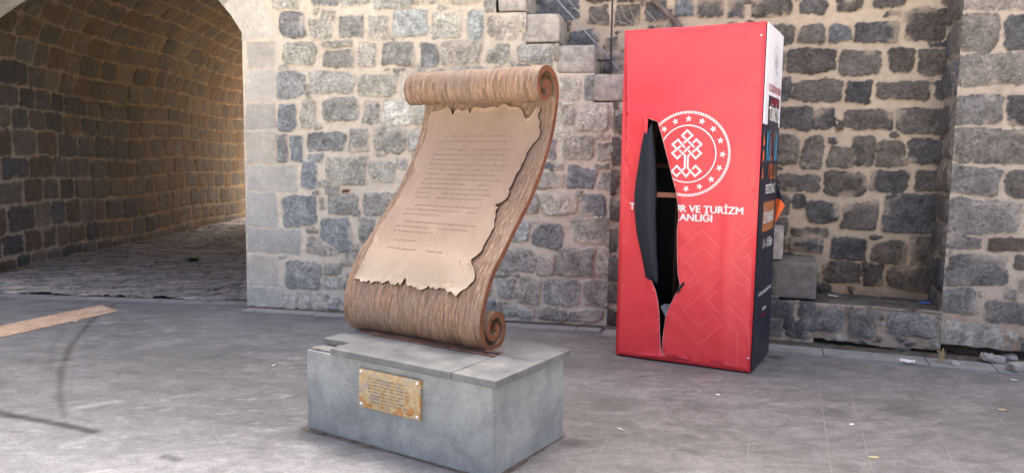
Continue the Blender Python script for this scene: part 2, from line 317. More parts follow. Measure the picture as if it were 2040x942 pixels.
# arch curve (front plane coordinates)
AR = np.array([(-3.88, 2.2), (-3.55, 2.72), (-3.18, 3.005), (-2.98, 3.115), (-2.80, 3.20), (-2.45, 3.35), (-2.1, 3.45), (-1.75, 3.50), (-1.4, 3.50), (-1.05, 3.45), (-.75, 3.35), (-.45, 3.20), (-.25, 3.055), (-.12, 2.91), (0, 2.735)])
def arch_z(s): return np.interp(s, AR[:, 0], AR[:, 1], left=-1, right=-1)
# steps: right ends and tops measured along the front line
STEPS = []   # (s_left, s_right, z_bottom, z_top)
stp = [((990, -30), (1049, 24)), ((1037, 27), (1115, 86)), ((1106, 89), (1185, 146)), ((1165, 147), (1243, 203))]
for (x0, y0), (x1, y1) in stp:
    xm = (x0+x1)/2; STEPS.append((pxw(x0, (y0+y1)/2)[0], pxw(x1, (y0+y1)/2)[0], pxw(xm, y1)[1], pxw(xm, y0)[1]))
sR, zT = STEPS[-1][1], STEPS[-1][3]; eS, _ = pxw(1627, 555); zE = pxw(1600, 521)[1]; nst = 6
for k in range(1, nst+1):
    f_ = k/nst; r_ = sR+(eS-sR)*f_; t_ = zT+(zE-zT)*f_; STEPS.append((r_-.38, r_, t_-.27 if k < nst else pxw(1600, 597)[1], t_))
s_, z_ = STEPS[0][1], STEPS[0][3]; up = []
while z_ < 5.4: s_ -= .283; z_ += .258; up.append((s_-.38, s_, z_-.25, z_))
STEPS = up[::-1]+STEPS
TOPZ = max(q[3] for q in STEPS)
def stair_top(s):
    z = np.full(np.shape(s), TOPZ+.0)
    for a, b, zb, zt in STEPS[::1]:
        z = np.where(s > b-.003, np.minimum(z, -9), z) if False else z
    out = np.full(np.shape(s), TOPZ)
    R_ = np.array([q[1] for q in STEPS]); T_ = np.array([q[2] for q in STEPS])
    # below each step block the side wall reaches its underside
    for i, (a, b, zb, zt) in enumerate(STEPS):
        prev = STEPS[i-1][1] if i else a
        out = np.where((s > prev) & (s <= b), zb-.004, out)
    out = np.where(s <= STEPS[0][1], TOPZ, out)
    return np.where(s > STEPS[-1][1], .0, out)

# ---------------------------------------------------------------- gate wall (front, with the arch)
def build_gate_wall():
    S = axis((-12, -7.5, .12), (-7.5, -4.3, .025), (-4.3, -.1, .02), (-.1, 4.05, .0105)); Z = axis((0, 3.35, .0105), (3.35, 6.0, .06))
    S = S[S <= SK+.001]; S[-1] = SK
    Fd = Field(S, Z, 4)
    # voussoirs round the arch
    a = AR[::-1]; acc = 0; P0 = None
    seg = []
    N = 60; tt = np.linspace(0, 1, N); L_ = np.r_[0, np.cumsum(np.linalg.norm(np.diff(a, axis=0), axis=1))]; cx = np.interp(tt*L_[-1], L_, a[:, 0]); cz = np.interp(tt*L_[-1], L_, a[:, 1])
    cum = tt*L_[-1]; cuts = [0]; rr = np.random.RandomState(5)
    while cuts[-1] < L_[-1]-.25: cuts.append(cuts[-1]+rr.uniform(.28, .4))
    cen = np.array([-1.5, 1.7])
    def outer(q, w_): d = q-cen; return q+d/np.linalg.norm(d)*w_
    for i in range(len(cuts)-1):
        u0, u1 = cuts[i]+.004, min(cuts[i+1], L_[-1])-.004; q0 = np.array([np.interp(u0, cum, cx), np.interp(u0, cum, cz)]); q1 = np.array([np.interp(u1, cum, cx), np.interp(u1, cum, cz)])
        if i == 0: q0 = np.array([.004, 2.66])
        w_ = rr.uniform(.40, .46); o0 = outer(q0, w_); o1 = outer(q1, w_)
        if i == 0: o0 = np.array([.40, 2.72])
        Fd.add([q0-(o0-q0)*.2, o0, o1, q1-(o1-q1)*.2], 'q' if i % 3 else 'a', .004, clip=False)
    put(Fd, LA)
    Fd.courses(.3, 4.1, .05, 3.5, (.17, .27), (.2, .4), .035, 'ggbps', minfrac=.45, gap=None) if False else None
    Fd.courses(.42, 4.1, .05, 3.6, (.17, .27), (.2, .4), .035, 'gggbps', minfrac=.5)
    z = .05
    while z < 2.3: Fd.box(-4.4-.15*(Fd.rs.rand()), z, -3.885, z+.36, 'q'); z += .365
    Fd.courses(-7.4, -4.45, .05, 3.6, (.2, .3), (.25, .45), .035, 'gggbps', minfrac=.5)
    Fd.courses(-3.4, .3, 3.75, 6, (.2, .3), (.25, .45), .035, 'ggps', minfrac=.5)
    Fd.chinks(900, .3, 4.1, .02, 3.5, (.02, .07), 'ggpps', .026)
    h, rgba = Fd.finish(PAL_A, MORT_A, .021, .003, .016, .8)
    SS, ZZ = Fd.SS.copy(), Fd.ZZ.copy()
    # snap the jamb, the arch curve and the stair outline
    az = arch_z(SS); inside = (ZZ < az)
    top = stair_top(SS)
    # jamb line
    j = np.argmin(abs(S)); 
    S2 = SS.copy(); Z2 = ZZ.copy()
    near = (abs(SS) < .006) & (ZZ < 2.75); S2[near] = 0
    arch_band = (SS > -3.88) & (SS < .0) & (abs(ZZ-az) < .02) & (az > 0); Z2 = np.where(arch_band, az, Z2)
    cS = (SS[:-1, :-1]+SS[1:, 1:])/2; cZ = (ZZ[:-1, :-1]+ZZ[1:, 1:])/2
    keep = ~((cS > -3.88) & (cS < 0) & (cZ < arch_z(cS)+.004))
    keep &= cZ < stair_top(cS)
    low = fbm(S*3, S*0, 77)*.0
    hh = h*sstep(0, .02, np.abs(SS)) if False else h
    P = wallpos(S2, Z2, hh); root = empty('gate_wall', tuple(A0))
    tag(root, 'pale stone wall with the edge of a big archway, behind the bronze scroll', 'stone wall')
    P = P-A0
    grid_object('masonry', P, keep, rgba, M_wall, root)
    # reveal of the jamb and of the arch
    m = MB(); path = [(0, z) for z in np.linspace(0, 2.735, 40)]+[tuple(q) for q in AR[::-1][1:]]+[(-3.88, z) for z in np.linspace(2.15, 0, 8)]
    path = np.array(path); dep = np.linspace(0, .40, 9)
    W = np.zeros((len(path), len(dep), 3))
    for i, (s0, z0) in enumerate(path):
        for j2, dd in enumerate(dep): W[i, j2] = A0+DA*s0-NA*(dd-.003)+np.array([0, 0, z0])-A0
    jit = fbm(path[:, 1][:, None]*6+path[:, 0][:, None]*5, dep[None, :]*6, 8)*.006
    W[:, 1:, 0] += jit[:, 1:]; m.grid(W, 0)
    o = m.build('arch_reveal', M_wallside, root, True)
    # end of the wall, its back and top, so the wall has thickness above the arch
    b = MB(); b.box(-DA*12-NA*.62, DA*8.08, -NA*.3, (0, 0, 6.0)); b.box(-DA*3.12-NA*.62+np.array([0, 0, 3.5]), DA*3.12, -NA*.02, (0, 0, 2.5)); b.box(DA*(-12)+np.array([0, 0, 6.0]), DA*12, -NA*.9, (0, 0, .12))
    b.build('wall_core', M_wallside, root)
    return root
M_wallside = plain_stone('reveal_stone', (.38, .37, .345), .25, .88, 6, .2, .008)
build_gate_wall()

# ---------------------------------------------------------------- staircase: blocks against the back wall
def build_stairs():
    root = empty('stone_staircase', tuple(K0)); tag(root, 'rough stone steps climbing leftwards against the wall, partly hidden behind the red booth', 'staircase')
    S = axis((SK-.01, STEPS[-1][1], .016)); Z = axis((0.0, 2.4, .016)); Fd = Field(S, Z, 9); Fd.courses(SK-.1, S[-1]+.1, .03, 2.4, tags='g'); h, rgba = Fd.finish(PAL_B, MORT_B)
    cS = (Fd.SS[:-1, :-1]+Fd.SS[1:, 1:])/2; cZ = (Fd.ZZ[:-1, :-1]+Fd.ZZ[1:, 1:])/2
    grid_object('side_wall', wallpos(Fd.SS, Fd.ZZ, h)-K0, cZ < stair_top(cS), rgba, M_dark, root)
    for i, (a, b, zb, zt) in enumerate(STEPS):
        mid = (a+b)/2; A_ = a
        P, d, n = (A0, DA, NA) if b < SK+.1 else (K0-DB*SK, DB, NB)
        m = MB(); dep = REC+.03
        front_w = b-a-.015
        c = P+d*(b-front_w/2)-n*(dep/2-.010)+np.array([0, 0, (zb+zt)/2])
        m.rbox(c-K0, d*front_w, -n*dep, (0, 0, zt-zb-.012), .022 if i else .02, .03, .007, i*7+3, 0, 9)
        m.build('step', M_step if i != len(STEPS)-1 else M_stepd, root, True, .0005)
    return root
M_stepd = plain_stone('worn_step_stone', (.17, .16, .15), .25, .9, 9, .2, .01)
build_stairs()

# ---------------------------------------------------------------- back wall (set back), ledge and pier
LEDZ = .375
SP = pxw(1877, 600)[0]            # left edge of the pier on the front line
def build_back_wall():
    S = axis((.36, 2.4, .15), (2.4, 4.1, .013), (4.1, 5.0, .03), (5.0, SP+.75, .0105), (SP+.75, 14, .15)); Z = axis((LEDZ-.06, 3.3, .0105), (3.3, 8.2, .08))
    Fd = Field(S, Z, 21); put(Fd, LB, REC); Fd.courses(2.3, SP+.7, LEDZ, 3.5, (.18, .27), (.2, .42), .04, 'g', minfrac=.55); Fd.chinks(550, 2.4, SP+.7, LEDZ, 3.3, (.02, .06), 'gg', .03)
    h, rgba = Fd.finish(PAL_B, MORT_B, .022, .004, .016, .7)
    # grime creeping up from the ledge
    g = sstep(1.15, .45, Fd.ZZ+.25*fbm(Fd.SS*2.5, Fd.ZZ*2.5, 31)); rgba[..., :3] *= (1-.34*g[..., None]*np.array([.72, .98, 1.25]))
    P = wallpos(Fd.SS, Fd.ZZ, h, REC); keep = np.ones((len(S)-1, len(Z)-1), bool)
    root = empty('rubble_wall', tuple(K0-NA*REC)); tag(root, 'tall dark basalt rubble wall with thick cream mortar, set back behind the steps and the booth', 'stone wall')
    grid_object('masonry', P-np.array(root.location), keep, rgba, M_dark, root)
    b = MB(); o = np.array(root.location)
    b.box(A0+DA*.36-NA*(REC+.9)-o, DA*(SK-.36), NA*.86, (0, 0, 8.2)); b.box(A0-DA*9-NA*(REC+.9)-o+np.array([0, 0, 4.9]), DA*9.355, NA*.86, (0, 0, 3.3)); b.box(K0-NB*(REC+.9)-o, DB*10, NB*.86, (0, 0, 8.2)); b.build('wall_core', M_wallside, root)  # second box, over the arch and unseen, is added to block the sun
    return root
build_back_wall()
def build_ledge():
    # low ledge: front on the front line, top at LEDZ, bottom edge ragged above a dirt-filled gap
    s0, s1 = SK+1.5, SP+.01
    S = axis((s0, s1, .0105)); Z = axis((0.0, LEDZ, .0105)); Fd = Field(S, Z, 33); put(Fd, LL); Fd.courses(s0, s1, .06, LEDZ-.03, (.2, .27), (.2, .35), .04, 'g', minfrac=.6); Fd.chinks(150, s0, s1, .05, LEDZ, (.02, .05), 'gp', .02)
    h, rgba = Fd.finish(PAL_B, (.42, .35, .28), .016, .014, .009, .9)
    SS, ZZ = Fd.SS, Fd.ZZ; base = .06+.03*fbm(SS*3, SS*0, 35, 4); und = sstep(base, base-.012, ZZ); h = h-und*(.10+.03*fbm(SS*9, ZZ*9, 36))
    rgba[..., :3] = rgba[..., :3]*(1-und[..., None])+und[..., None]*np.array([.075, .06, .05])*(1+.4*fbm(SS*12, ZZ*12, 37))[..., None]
    root = empty('stone_ledge', tuple(K0+DB*(s0-SK))); tag(root, 'low dirty stone ledge under the recessed wall between booth and corner pier', 'ledge'); o = np.array(root.location)
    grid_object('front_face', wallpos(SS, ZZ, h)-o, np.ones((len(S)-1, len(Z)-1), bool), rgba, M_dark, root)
    T = axis((0, REC+.03, .0105)); Fd = Field(S, T, 38); Fd.courses(s0, s1, .02, REC, (.14, .24), (.2, .4), .02, 'g'); h, rgba = Fd.finish({'g': [(.11, .105, .10), (.13, .125, .12)]}, (.15, .13, .11), .006, .004, .005, .9)
    W = K0+(Fd.SS-SK)[..., None]*DB-(Fd.ZZ-.012)[..., None]*NB; edge = sstep(.06, 0, Fd.ZZ); W[..., 2] = LEDZ+h-.022*edge**2+.012*fbm(Fd.SS*4, Fd.ZZ*4, 39)
    grid_object('top_face', W-o, np.ones((len(S)-1, len(T)-1), bool), rgba, M_dark, root)
build_ledge()
def build_pier():
    S = axis((SP, SP+1.3, .0105), (SP+1.3, SP+6, .12)); Z = axis((0, 3.2, .0105), (3.2, 8.3, .1)); Fd = Field(S, Z, 41); put(Fd, LP)
    Fd.courses(SP+.75, SP+6, .1, 3.3, (.2, .3), (.25, .5), .04, 'gll', minfrac=.6); Fd.chinks(500, SP, SP+1.3, .1, 3.2, (.015, .05), 'lp', .024)
    h, rgba = Fd.finish(PAL_B, (.56, .49, .41), .012, .008, .006, .6)
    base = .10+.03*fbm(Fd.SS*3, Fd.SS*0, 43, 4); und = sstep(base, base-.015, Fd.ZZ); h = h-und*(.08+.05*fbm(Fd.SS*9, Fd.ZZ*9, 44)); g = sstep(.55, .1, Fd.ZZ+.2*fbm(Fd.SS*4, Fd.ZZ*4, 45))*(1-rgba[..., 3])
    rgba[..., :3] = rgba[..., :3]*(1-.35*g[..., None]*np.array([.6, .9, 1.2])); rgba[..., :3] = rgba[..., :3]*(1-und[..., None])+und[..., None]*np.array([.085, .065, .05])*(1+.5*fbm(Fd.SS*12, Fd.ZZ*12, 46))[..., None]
    base0 = K0+DB*(SP-SK); root = empty('stone_pier', tuple(base0)); tag(root, 'protruding corner pier of larger grey stone blocks at the right edge', 'stone pier')
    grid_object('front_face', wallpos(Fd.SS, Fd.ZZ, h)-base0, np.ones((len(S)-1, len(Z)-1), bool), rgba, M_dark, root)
    T = axis((0, REC+.05, .0105)); Z = axis((0, 3.2, .0105), (3.2, 8.3, .1)); Fd = Field(T, Z, 47); Fd.courses(-.1, REC+.1, .05, 8.3, (.2, .32), (.3, .6), .035, 'g'); h2, rgba = Fd.finish(PAL_B, (.36, .31, .26), .012, .01, .008, .9)
    W = base0-Fd.SS[..., None]*NB-(h2*sstep(0, .02, Fd.SS))[..., None]*DB; W[..., 2] = Fd.ZZ; 
    W[0, :, :2] = (wallpos(np.full(len(Z), SP), Z, np.interp(Z, axis((0, 3.2, .0105), (3.2, 8.3, .1)), h[0])))[:, :2]
    grid_object('side_face', W-base0, np.ones((len(T)-1, len(Z)-1), bool), rgba, M_dark, root, flip=True)
    b = MB(); b.box(-NB*.12+DB*.05, DB*6, -NB*1.0, (0, 0, 8.3)); b.build('wall_core', M_wallside, root)
build_pier()

# ---------------------------------------------------------------- vaulted passage behind the arch
def build_passage():
    XL, XR, SPR = -6.48, -2.42, 2.35; R_ = (XR-XL)/2; cxm = (XL+XR)/2; arc = math.pi*R_; Y0, Y1 = 8.75, 21.0
    T = axis((0, SPR+arc*.72, .02), (SPR+arc*.72, 2*SPR+arc, .12)); Y = axis((Y0, 12.5, .022), (12.5, Y1, .035))
    Fd = Field(Y, T, 51, .018); zb = [0, .17, .47, .83, 1.15, 1.45, 1.80, 2.08, 2.36, 2.68, 3.0, 3.3, 3.6, 3.9, 4.2, 4.5, 4.8, 5.1, 5.4, 5.7, 6.0]
    rr = Fd.rs
    for i in range(len(zb)-1):
        y = Y0-.1; off = .0
        while y < Y1:
            ww = rr.uniform(.30, .60)*(1 if i < 13 else .8); sh = .03*math.sin(y*1.3+i*.2)
            Fd.box(y+.016, zb[i]+.018+sh, y+ww-.016, zb[i+1]-.016+sh, 'ggbm'[rr.randint(4)], jit=.07); y += ww
    Fd.chinks(500, Y0, Y1, 0, 6, (.02, .05), 'g', .03)
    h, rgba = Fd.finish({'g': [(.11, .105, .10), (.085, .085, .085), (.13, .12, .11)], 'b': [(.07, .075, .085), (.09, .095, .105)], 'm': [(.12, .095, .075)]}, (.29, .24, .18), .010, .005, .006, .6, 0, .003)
    # warm glow painted into the deeper courses, cool daylight near the mouth
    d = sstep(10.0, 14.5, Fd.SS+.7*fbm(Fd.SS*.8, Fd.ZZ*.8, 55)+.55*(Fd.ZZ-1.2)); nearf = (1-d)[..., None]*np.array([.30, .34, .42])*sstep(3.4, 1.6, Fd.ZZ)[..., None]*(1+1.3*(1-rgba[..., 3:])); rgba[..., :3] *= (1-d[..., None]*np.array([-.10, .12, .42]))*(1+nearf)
    t = Fd.ZZ; yy = Fd.SS; nx = np.where(t < SPR, 1., 0.); th = np.clip((t-SPR)/R_, 0, math.pi)
    X = np.where(t < SPR, XL, cxm-R_*np.cos(th)); Z = np.where(t < SPR, t, SPR+R_*np.sin(th)); past = t > SPR+arc; X = np.where(past, XR, X); Z = np.where(past, SPR-(t-SPR-arc), Z)
    NX = np.where(t < SPR, 1, np.where(past, -1, np.cos(th))); NZ = np.where((t < SPR) | past, 0, -np.sin(th))
    W = np.stack([X+NX*h, yy, Z+NZ*h], -1); root = empty('vaulted_passage', (cxm, Y0, 0)); o = np.array(root.location)
    tag(root, 'dark stone vaulted passage with ochre mortar seen through the archway', 'passage')
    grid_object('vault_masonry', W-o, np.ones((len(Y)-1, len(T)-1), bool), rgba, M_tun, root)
    b = MB()
    b.box((XL-1.2-cxm, 0, 0), (1.1, 0, 0), (0, Y1-Y0, 0), (0, 0, 6)); b.box((XR+.1-cxm, .3, 0), (1.0, 0, 0), (0, Y1-Y0-.3, 0), (0, 0, 6)); b.box((XL-.1-cxm, .0, 4.5), (XR-XL+.2, 0, 0), (0, Y1-Y0, 0), (0, 0, 1.5))
    b.build('wall_core', M_wallside, root)
build_passage()
def build_cobbles():
    X = axis((-6.5, -2.3, .018)); Y = axis((8.0, 13, .02), (13, 21.0, .04)); Fd = Field(X, Y, 61, .012)
    y = 8.0
    while y < 21.4:
        hh = Fd.rs.uniform(.13, .2); x = -6.6
        while x < -2.2:
            ww = Fd.rs.uniform(.2, .4); c = .35*(x+4.5)*.25
            Fd.add([(x+.014, y+.016+c), (x+ww-.014, y+.016+c+.03), (x+ww-.014+.03, y+hh-.016+c+.03), (x+.014+.03, y+hh-.016+c)], 'g', .01); x += ww
        y += hh
    h, rgba = Fd.finish({'g': [(.36, .335, .32), (.40, .37, .35), (.32, .31, .305)]}, (.09, .078, .07), .020, .006, .006, .5)
    W = np.stack([Fd.SS, Fd.ZZ, .004+h+.01*fbm(Fd.SS, Fd.ZZ, 66)], -1); front = 8.28-.10*(Fd.SS+5.5)
    cS = Fd.SS[:-1, :-1]; cY = Fd.ZZ[:-1, :-1]; line = 8.30-(cS+5.56)*.096-.02*np.sin(cS*9)
    g_ = grid_object('cobbled_path', W, cY > line, rgba, M_cob); tag(g_, 'worn dark cobbles running into the vaulted passage', 'cobbled floor', kind='structure')
build_cobbles()

# ---------------------------------------------------------------- pavement with stains and pale grout lines
YG = math.radians(19.3); GU = np.array([math.cos(YG), -math.sin(YG), 0]); GV = np.array([math.sin(YG), math.cos(YG), 0])
def seg_d(X, Y, pts):
    d = np.full(X.shape, 9.)
    for a, b in zip(pts[:-1], pts[1:]):
        ab = b-a; t = np.clip(((X-a[0])*ab[0]+(Y-a[1])*ab[1])/(ab @ ab), 0, 1); d = np.minimum(d, np.hypot(X-a[0]-t*ab[0], Y-a[1]-t*ab[1]))
    return d
def build_ground():
    X = axis((-400, -60, 60), (-60, -8, 3), (-8, 5.5, .022), (5.5, 60, 3), (60, 400, 60)); Y = axis((-400, -60, 60), (-60, 1.8, 2.5), (1.8, 8.8, .022), (8.8, 60, 3), (60, 400, 60))
    XX, YY = np.meshgrid(X, Y, indexing='ij'); near = (XX > -8) & (XX < 5.5) & (YY > 1.8) & (YY < 8.8)
    P = lambda *q: [on_z(*p)[:2] for p in q]
    base = np.array([.120, .126, .129]); u = XX*GU[0]+YY*GU[1]; v = XX*GV[0]+YY*GV[1]
    warm = sstep(-3.0, 1.5, XX); col = base*(1-warm[..., None])+np.array([.166, .164, .160])*warm[..., None]
    n = fbm(XX*.9+4, YY*1.4, 71, 5); n2 = fbm(XX*3, YY*5, 75, 4)
    crisp = sstep(.02, .10, fbm(XX*1.7+2, YY*3.4, 171, 7)); crisp2 = sstep(.10, .16, fbm(XX*4.5, YY*9, 181, 6)); crisp3 = sstep(.12, .17, fbm(XX*6+9, YY*13, 191, 6))
    mul = 1+.18*n+.10*n2+near*(.07*(crisp-.5)-.10*crisp2+.09*crisp3)
    # lighter, dustier apron in front; darker polished zone left of the pedestal
    L_ = sstep(4.6, 3.7, YY+.25*fbm(XX*1.5, YY*1.5, 78)+.15*(XX+2))*sstep(.5, -1, XX); mul += .5*L_
    # tyre marks
    for pts, w_, a in ((P((232, 604), (180, 640), (140, 690), (122, 740), (118, 790), (128, 830)), .024, .42), (P((128, 655), (105, 690), (95, 740)), .03, .14), (P((175, 641), (220, 604)), .03, .2)):
        d = seg_d(XX, YY, pts); mul *= 1-a*sstep(w_*1.3, w_*.4, d+.012*fbm(XX*20, YY*20, 80))
    # wet streak and spots
    d = seg_d(XX, YY, P((-60, 805), (0, 822), (100, 842), (188, 859))); wet = sstep(.05, .015, d+.02*fbm(XX*9, YY*20, 82)); 
    d = seg_d(XX, YY, P((330, 908), (352, 915))); wet = np.maximum(wet, .8*sstep(.04, .01, d+.015*fbm(XX*14, YY*14, 83))); mul *= 1-.76*wet
    for (x, y, r, a) in ((1500, 715, .16, .45), (1545, 712, .12, .55), (1380, 800, .35, .15), (1230, 800, .25, .2), (1800, 815, .22, .3), (1140, 880, .12, .35), (1660, 822, .16, .22), (1130, 725, .2, .2), (900, 900, .2, .18), (620, 790, .22, .12)):
        p = on_z(x, y); d = np.hypot((XX-p[0]), (YY-p[1]))+.35*r*fbm(XX*6, YY*6, 84); mul *= 1-a*sstep(r, r*.3, d)
    p = P((160, 810), (230, 800)); d = seg_d(XX, YY, p); mul += .55*sstep(.055, .02, d+.02*fbm(XX*10, YY*10, 85))
    p = P((290, 690), (350, 680)); d = seg_d(XX, YY, p); mul += .2*sstep(.12, .03, d+.03*fbm(XX*10, YY*10, 86))
    p = P((600, 660), (440, 640), (690, 700)); d = seg_d(XX, YY, p); mul += .12*sstep(.8, .2, d)
    # light specks
    reg = np.exp(-(((XX+.9)/1.5)**2+((YY-5.8)/1.3)**2)); sp = sstep(.40, .52, fbm(XX*11, YY*20, 88, 3))*np.clip(sstep(0., .3, fbm(XX*.7, YY*.7, 89))+reg, 0, 1); mul += .45*sp*near
    # dark strip against the walls
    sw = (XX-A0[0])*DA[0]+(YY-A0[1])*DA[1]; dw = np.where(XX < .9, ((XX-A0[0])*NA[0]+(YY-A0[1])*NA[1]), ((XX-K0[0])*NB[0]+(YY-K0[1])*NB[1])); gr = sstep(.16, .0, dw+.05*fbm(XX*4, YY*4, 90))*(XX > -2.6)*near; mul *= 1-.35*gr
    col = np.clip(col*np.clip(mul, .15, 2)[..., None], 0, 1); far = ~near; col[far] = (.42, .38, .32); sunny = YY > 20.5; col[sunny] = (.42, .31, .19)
    W = np.stack([XX, YY, np.zeros_like(XX)], -1); m, t, b = mat('paving', .7, spec=.35)
    at = nd(t, 'ShaderNodeVertexColor', layer_name='Col').outputs[0]; vv = obj_vec(t, (1, 1.6, 1)); a1 = noise(t, vv, 15, 9, .80, .6); a2 = noise(t, vv, 80, 6, .8)
    c = scalec(t, at, mth(t, 'MULTIPLY', mth(t, 'MULTIPLY', rng(t, a1, .34, .66, .70, 1.30), rng(t, noise(t, vv, 2.6, 6, .7, 1.2), .35, .65, .80, 1.20)), rng(t, a2, .34, .66, .70, 1.32))); vo = nd(t, 'ShaderNodeTexVoronoi', i_Vector=vv, i_Scale=19.).outputs['Distance']
    dk = nd(t, 'ShaderNodeTexVoronoi', i_Vector=vv, i_Scale=31.).outputs['Distance']; c = mixc(t, mth(t, 'MULTIPLY', rng(t, dk, .07, .16, .6, 0), rng(t, noise(t, vv, 2.9, 5, .7), .5, .6)), c, (.04, .04, .042, 1))
    c = mixc(t, mth(t, 'MULTIPLY', rng(t, vo, .06, .15, .6, 0), rng(t, noise(t, vv, 1.7, 4), .47, .58)), c, (.36, .36, .34, 1)); t.links.new(c, b.inputs['Base Color'])
    t.links.new(rng(t, a1, .3, .7, .55, .82), b.inputs['Roughness']); bump(t, b, mth(t, 'ADD', a2, a1), .35, .006)
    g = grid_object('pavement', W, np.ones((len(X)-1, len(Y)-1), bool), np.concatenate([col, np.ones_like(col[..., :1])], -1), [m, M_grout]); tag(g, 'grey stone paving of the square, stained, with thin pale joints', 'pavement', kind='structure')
    return g
M_grout = plain_stone('grout', (.25, .245, .235), .3, .9, 9)
build_ground()
def build_joints():
    m = MB(); rr = np.random.RandomState(3)
    us = {-3.035: 0, -2.4: 0, -1.974: 0, -1.58: 0, -1.174: 0, -.86: 0, -.5276: 1, -.115: 1, .2935: 1, .492: 1, .9057: 1, 1.32: 1, 1.73: 1, 2.1: 1, 2.5: 1, -3.5: 0, -3.9: 0, -4.4: 0, -4.9: 0}
    def ribbon(p, q, w0, skip):
        L_ = np.linalg.norm(q-p); n = int(L_/.06)+2; d = (q-p)/L_; nn = np.array([-d[1], d[0], 0]); tt = np.linspace(0, L_, n); ph = rr.uniform(0, 99)
        off = .004*fbm(tt*3+ph, tt*0, 91); wd = w0*(.6+.5*fbm(tt*5+ph, tt*0+3, 92)); vis = fbm(tt*1.2+ph, tt*0+7, 93) > skip
        pts = p+tt[:, None]*d; a = pts+nn*(off+wd/2)[:, None]; b_ = pts+nn*(off-wd/2)[:, None]; V = np.concatenate([a, b_]); V[:, 2] = .0022
        m.add(V, [(i, n+i, n+i+1, i+1) for i in range(n-1) if vis[i] and vis[i+1]])
    for u, strong in us.items():
        v1 = 7.25+(-.02 if u > 0 else .3); v1 = 6.62 if u > 0 else 6.95
        if u < -2.5: v1 = 7.4
        ribbon(GU*u+GV*2.0, GU*u+GV*v1, .0052 if strong else .004, -.12 if strong else .12)
    ul = sorted(us)
    for a, b_ in zip(ul[:-1], ul[1:]):
        v = 2.2+rr.uniform(0, .8)
        while v < 6.4: ribbon(GU*a+GV*v, GU*b_+GV*v, .004, .1); v += rr.uniform(.7, 1.0)
    o = m.build('pavement_joint', M_grout); tag(o, 'thin pale joint lines between the paving slabs', 'paving joints', kind='structure')
build_joints()
def build_kerb():
    # strip of flat border slabs and the dirt between it and the wall foot
    m = MB(); rr = np.random.RandomState(8)
    def slabs(P0, d, n, s0, s1, off, wd, ztop=.012):
        s = s0
        while s < s1:
            L_ = min(rr.uniform(.45, .8), s1-s); c = P0+d*(s+L_/2)+n*(off+wd/2); m.rbox(c+np.array([0, 0, ztop/2-.01]), d*(L_-.008), n*(wd+rr.uniform(-.006, .006)), (0, 0, ztop+.02+rr.uniform(0, .004)), .004, .1, .0); s += L_
    slabs(A0, DA, NA, .05, SK-.05, .07, .15); slabs(K0, DB, NB, .0, 4.6, .10, .26)
    o = m.build('kerb_strip', M_kerb); tag(o, 'narrow border slabs along the foot of the walls', 'kerb', kind='structure')
    m = MB(); S = np.linspace(.02, SK+4.2, 520); T = np.linspace(-.12, .13, 16); SS, TT = np.meshgrid(S, T, indexing='ij'); W = wallpos(SS, np.zeros_like(SS), TT)
    wide = np.where(SS > SK, 1.0, .75); W[..., 2] = -.004+wide*sstep(.12, -.02, TT+.05*fbm(SS*3, SS*0, 95))*.032+.012*np.maximum(0, fbm(SS*18, TT*18, 96))*sstep(.13, .05, TT)
    m.grid(W, 0, flip=True); o = m.build('dirt', M_dirt, None, True); tag(o, 'dirt and grit packed along the foot of the walls', 'dirt', kind='stuff')
build_kerb()
def build_border():
    m = MB(); rr = np.random.RandomState(4); x = -6.9
    while x < -3.0:
        L_ = rr.uniform(.45, .7); y = 8.16-(x+5.56)*.096; m.rbox((x+L_/2, y, -.004), (L_-.01, -.096*L_, 0), (.02, .2, 0), (0, 0, .026), .004, .1); x += L_
    o = m.build('kerb_strip', M_border); tag(o, 'flat pale slab border between the pavement and the cobbles under the arch', 'kerb', kind='structure')
M_border = plain_stone('border_stone', (.19, .195, .20), .22, .8, 4, .3)
build_border()

# ---------------------------------------------------------------- tactile strip
def build_tactile():
    a, b_ = on_z(162, 617), on_z(236, 620); c = on_z(0, 651)
    wv = .40; end = on_z(236, 620); dirv = GV; side = GU
    P0 = np.array([end[0], end[1], 0.]); n = 11; tl = .40; root = None
    m = MB(); L_ = 4.4; m2 = None
    left_end = P0-side*wv+dirv*.16
    for i in range(11):
        o0 = P0-dirv*(tl*(i+1)); 
        if i == 0: m.add([o0+(0, 0, .001), o0-side*wv+(0, 0, .001), left_end+(0, 0, .001), P0+(0, 0, .001), o0+(0, 0, .007), o0-side*wv+(0, 0, .007), left_end+(0, 0, .007), P0+(0, 0, .007)], [(4, 7, 6, 5), (0, 1, 5, 4), (1, 2, 6, 5), (2, 3, 7, 6), (3, 0, 4, 7)])
        else: m.box(o0-side*wv+dirv*.002+(0, 0, .001), side*wv, dirv*(tl-.004), (0, 0, .006))
        for r in range(8):
            for q in range(8):
                cc = o0-side*(wv*(q+.5)/8)+dirv*(tl*(r+.5)/8); h = .005; w2 = .012
                v = [cc+side*sx*w2*k+dirv*sy*w2*k+(0, 0, z) for z, k in ((.0068, 1), (.0068+h, .55)) for sx, sy in ((-1, -1), (1, -1), (1, 1), (-1, 1))]
                m.add(v, [(4, 5, 6, 7), (0, 1, 5, 4), (1, 2, 6, 5), (2, 3, 7, 6), (3, 0, 4, 7)])
    o = m.build('tactile_paving', M_tact); tag(o, 'worn pinkish beige tactile paving strip leading to the archway', 'tactile paving', kind='structure')
M_tact = plain_stone('tactile_tile', (.42, .29, .19), .22, .8, 7, .4, tint=(.40, .30, .22))
build_tactile()

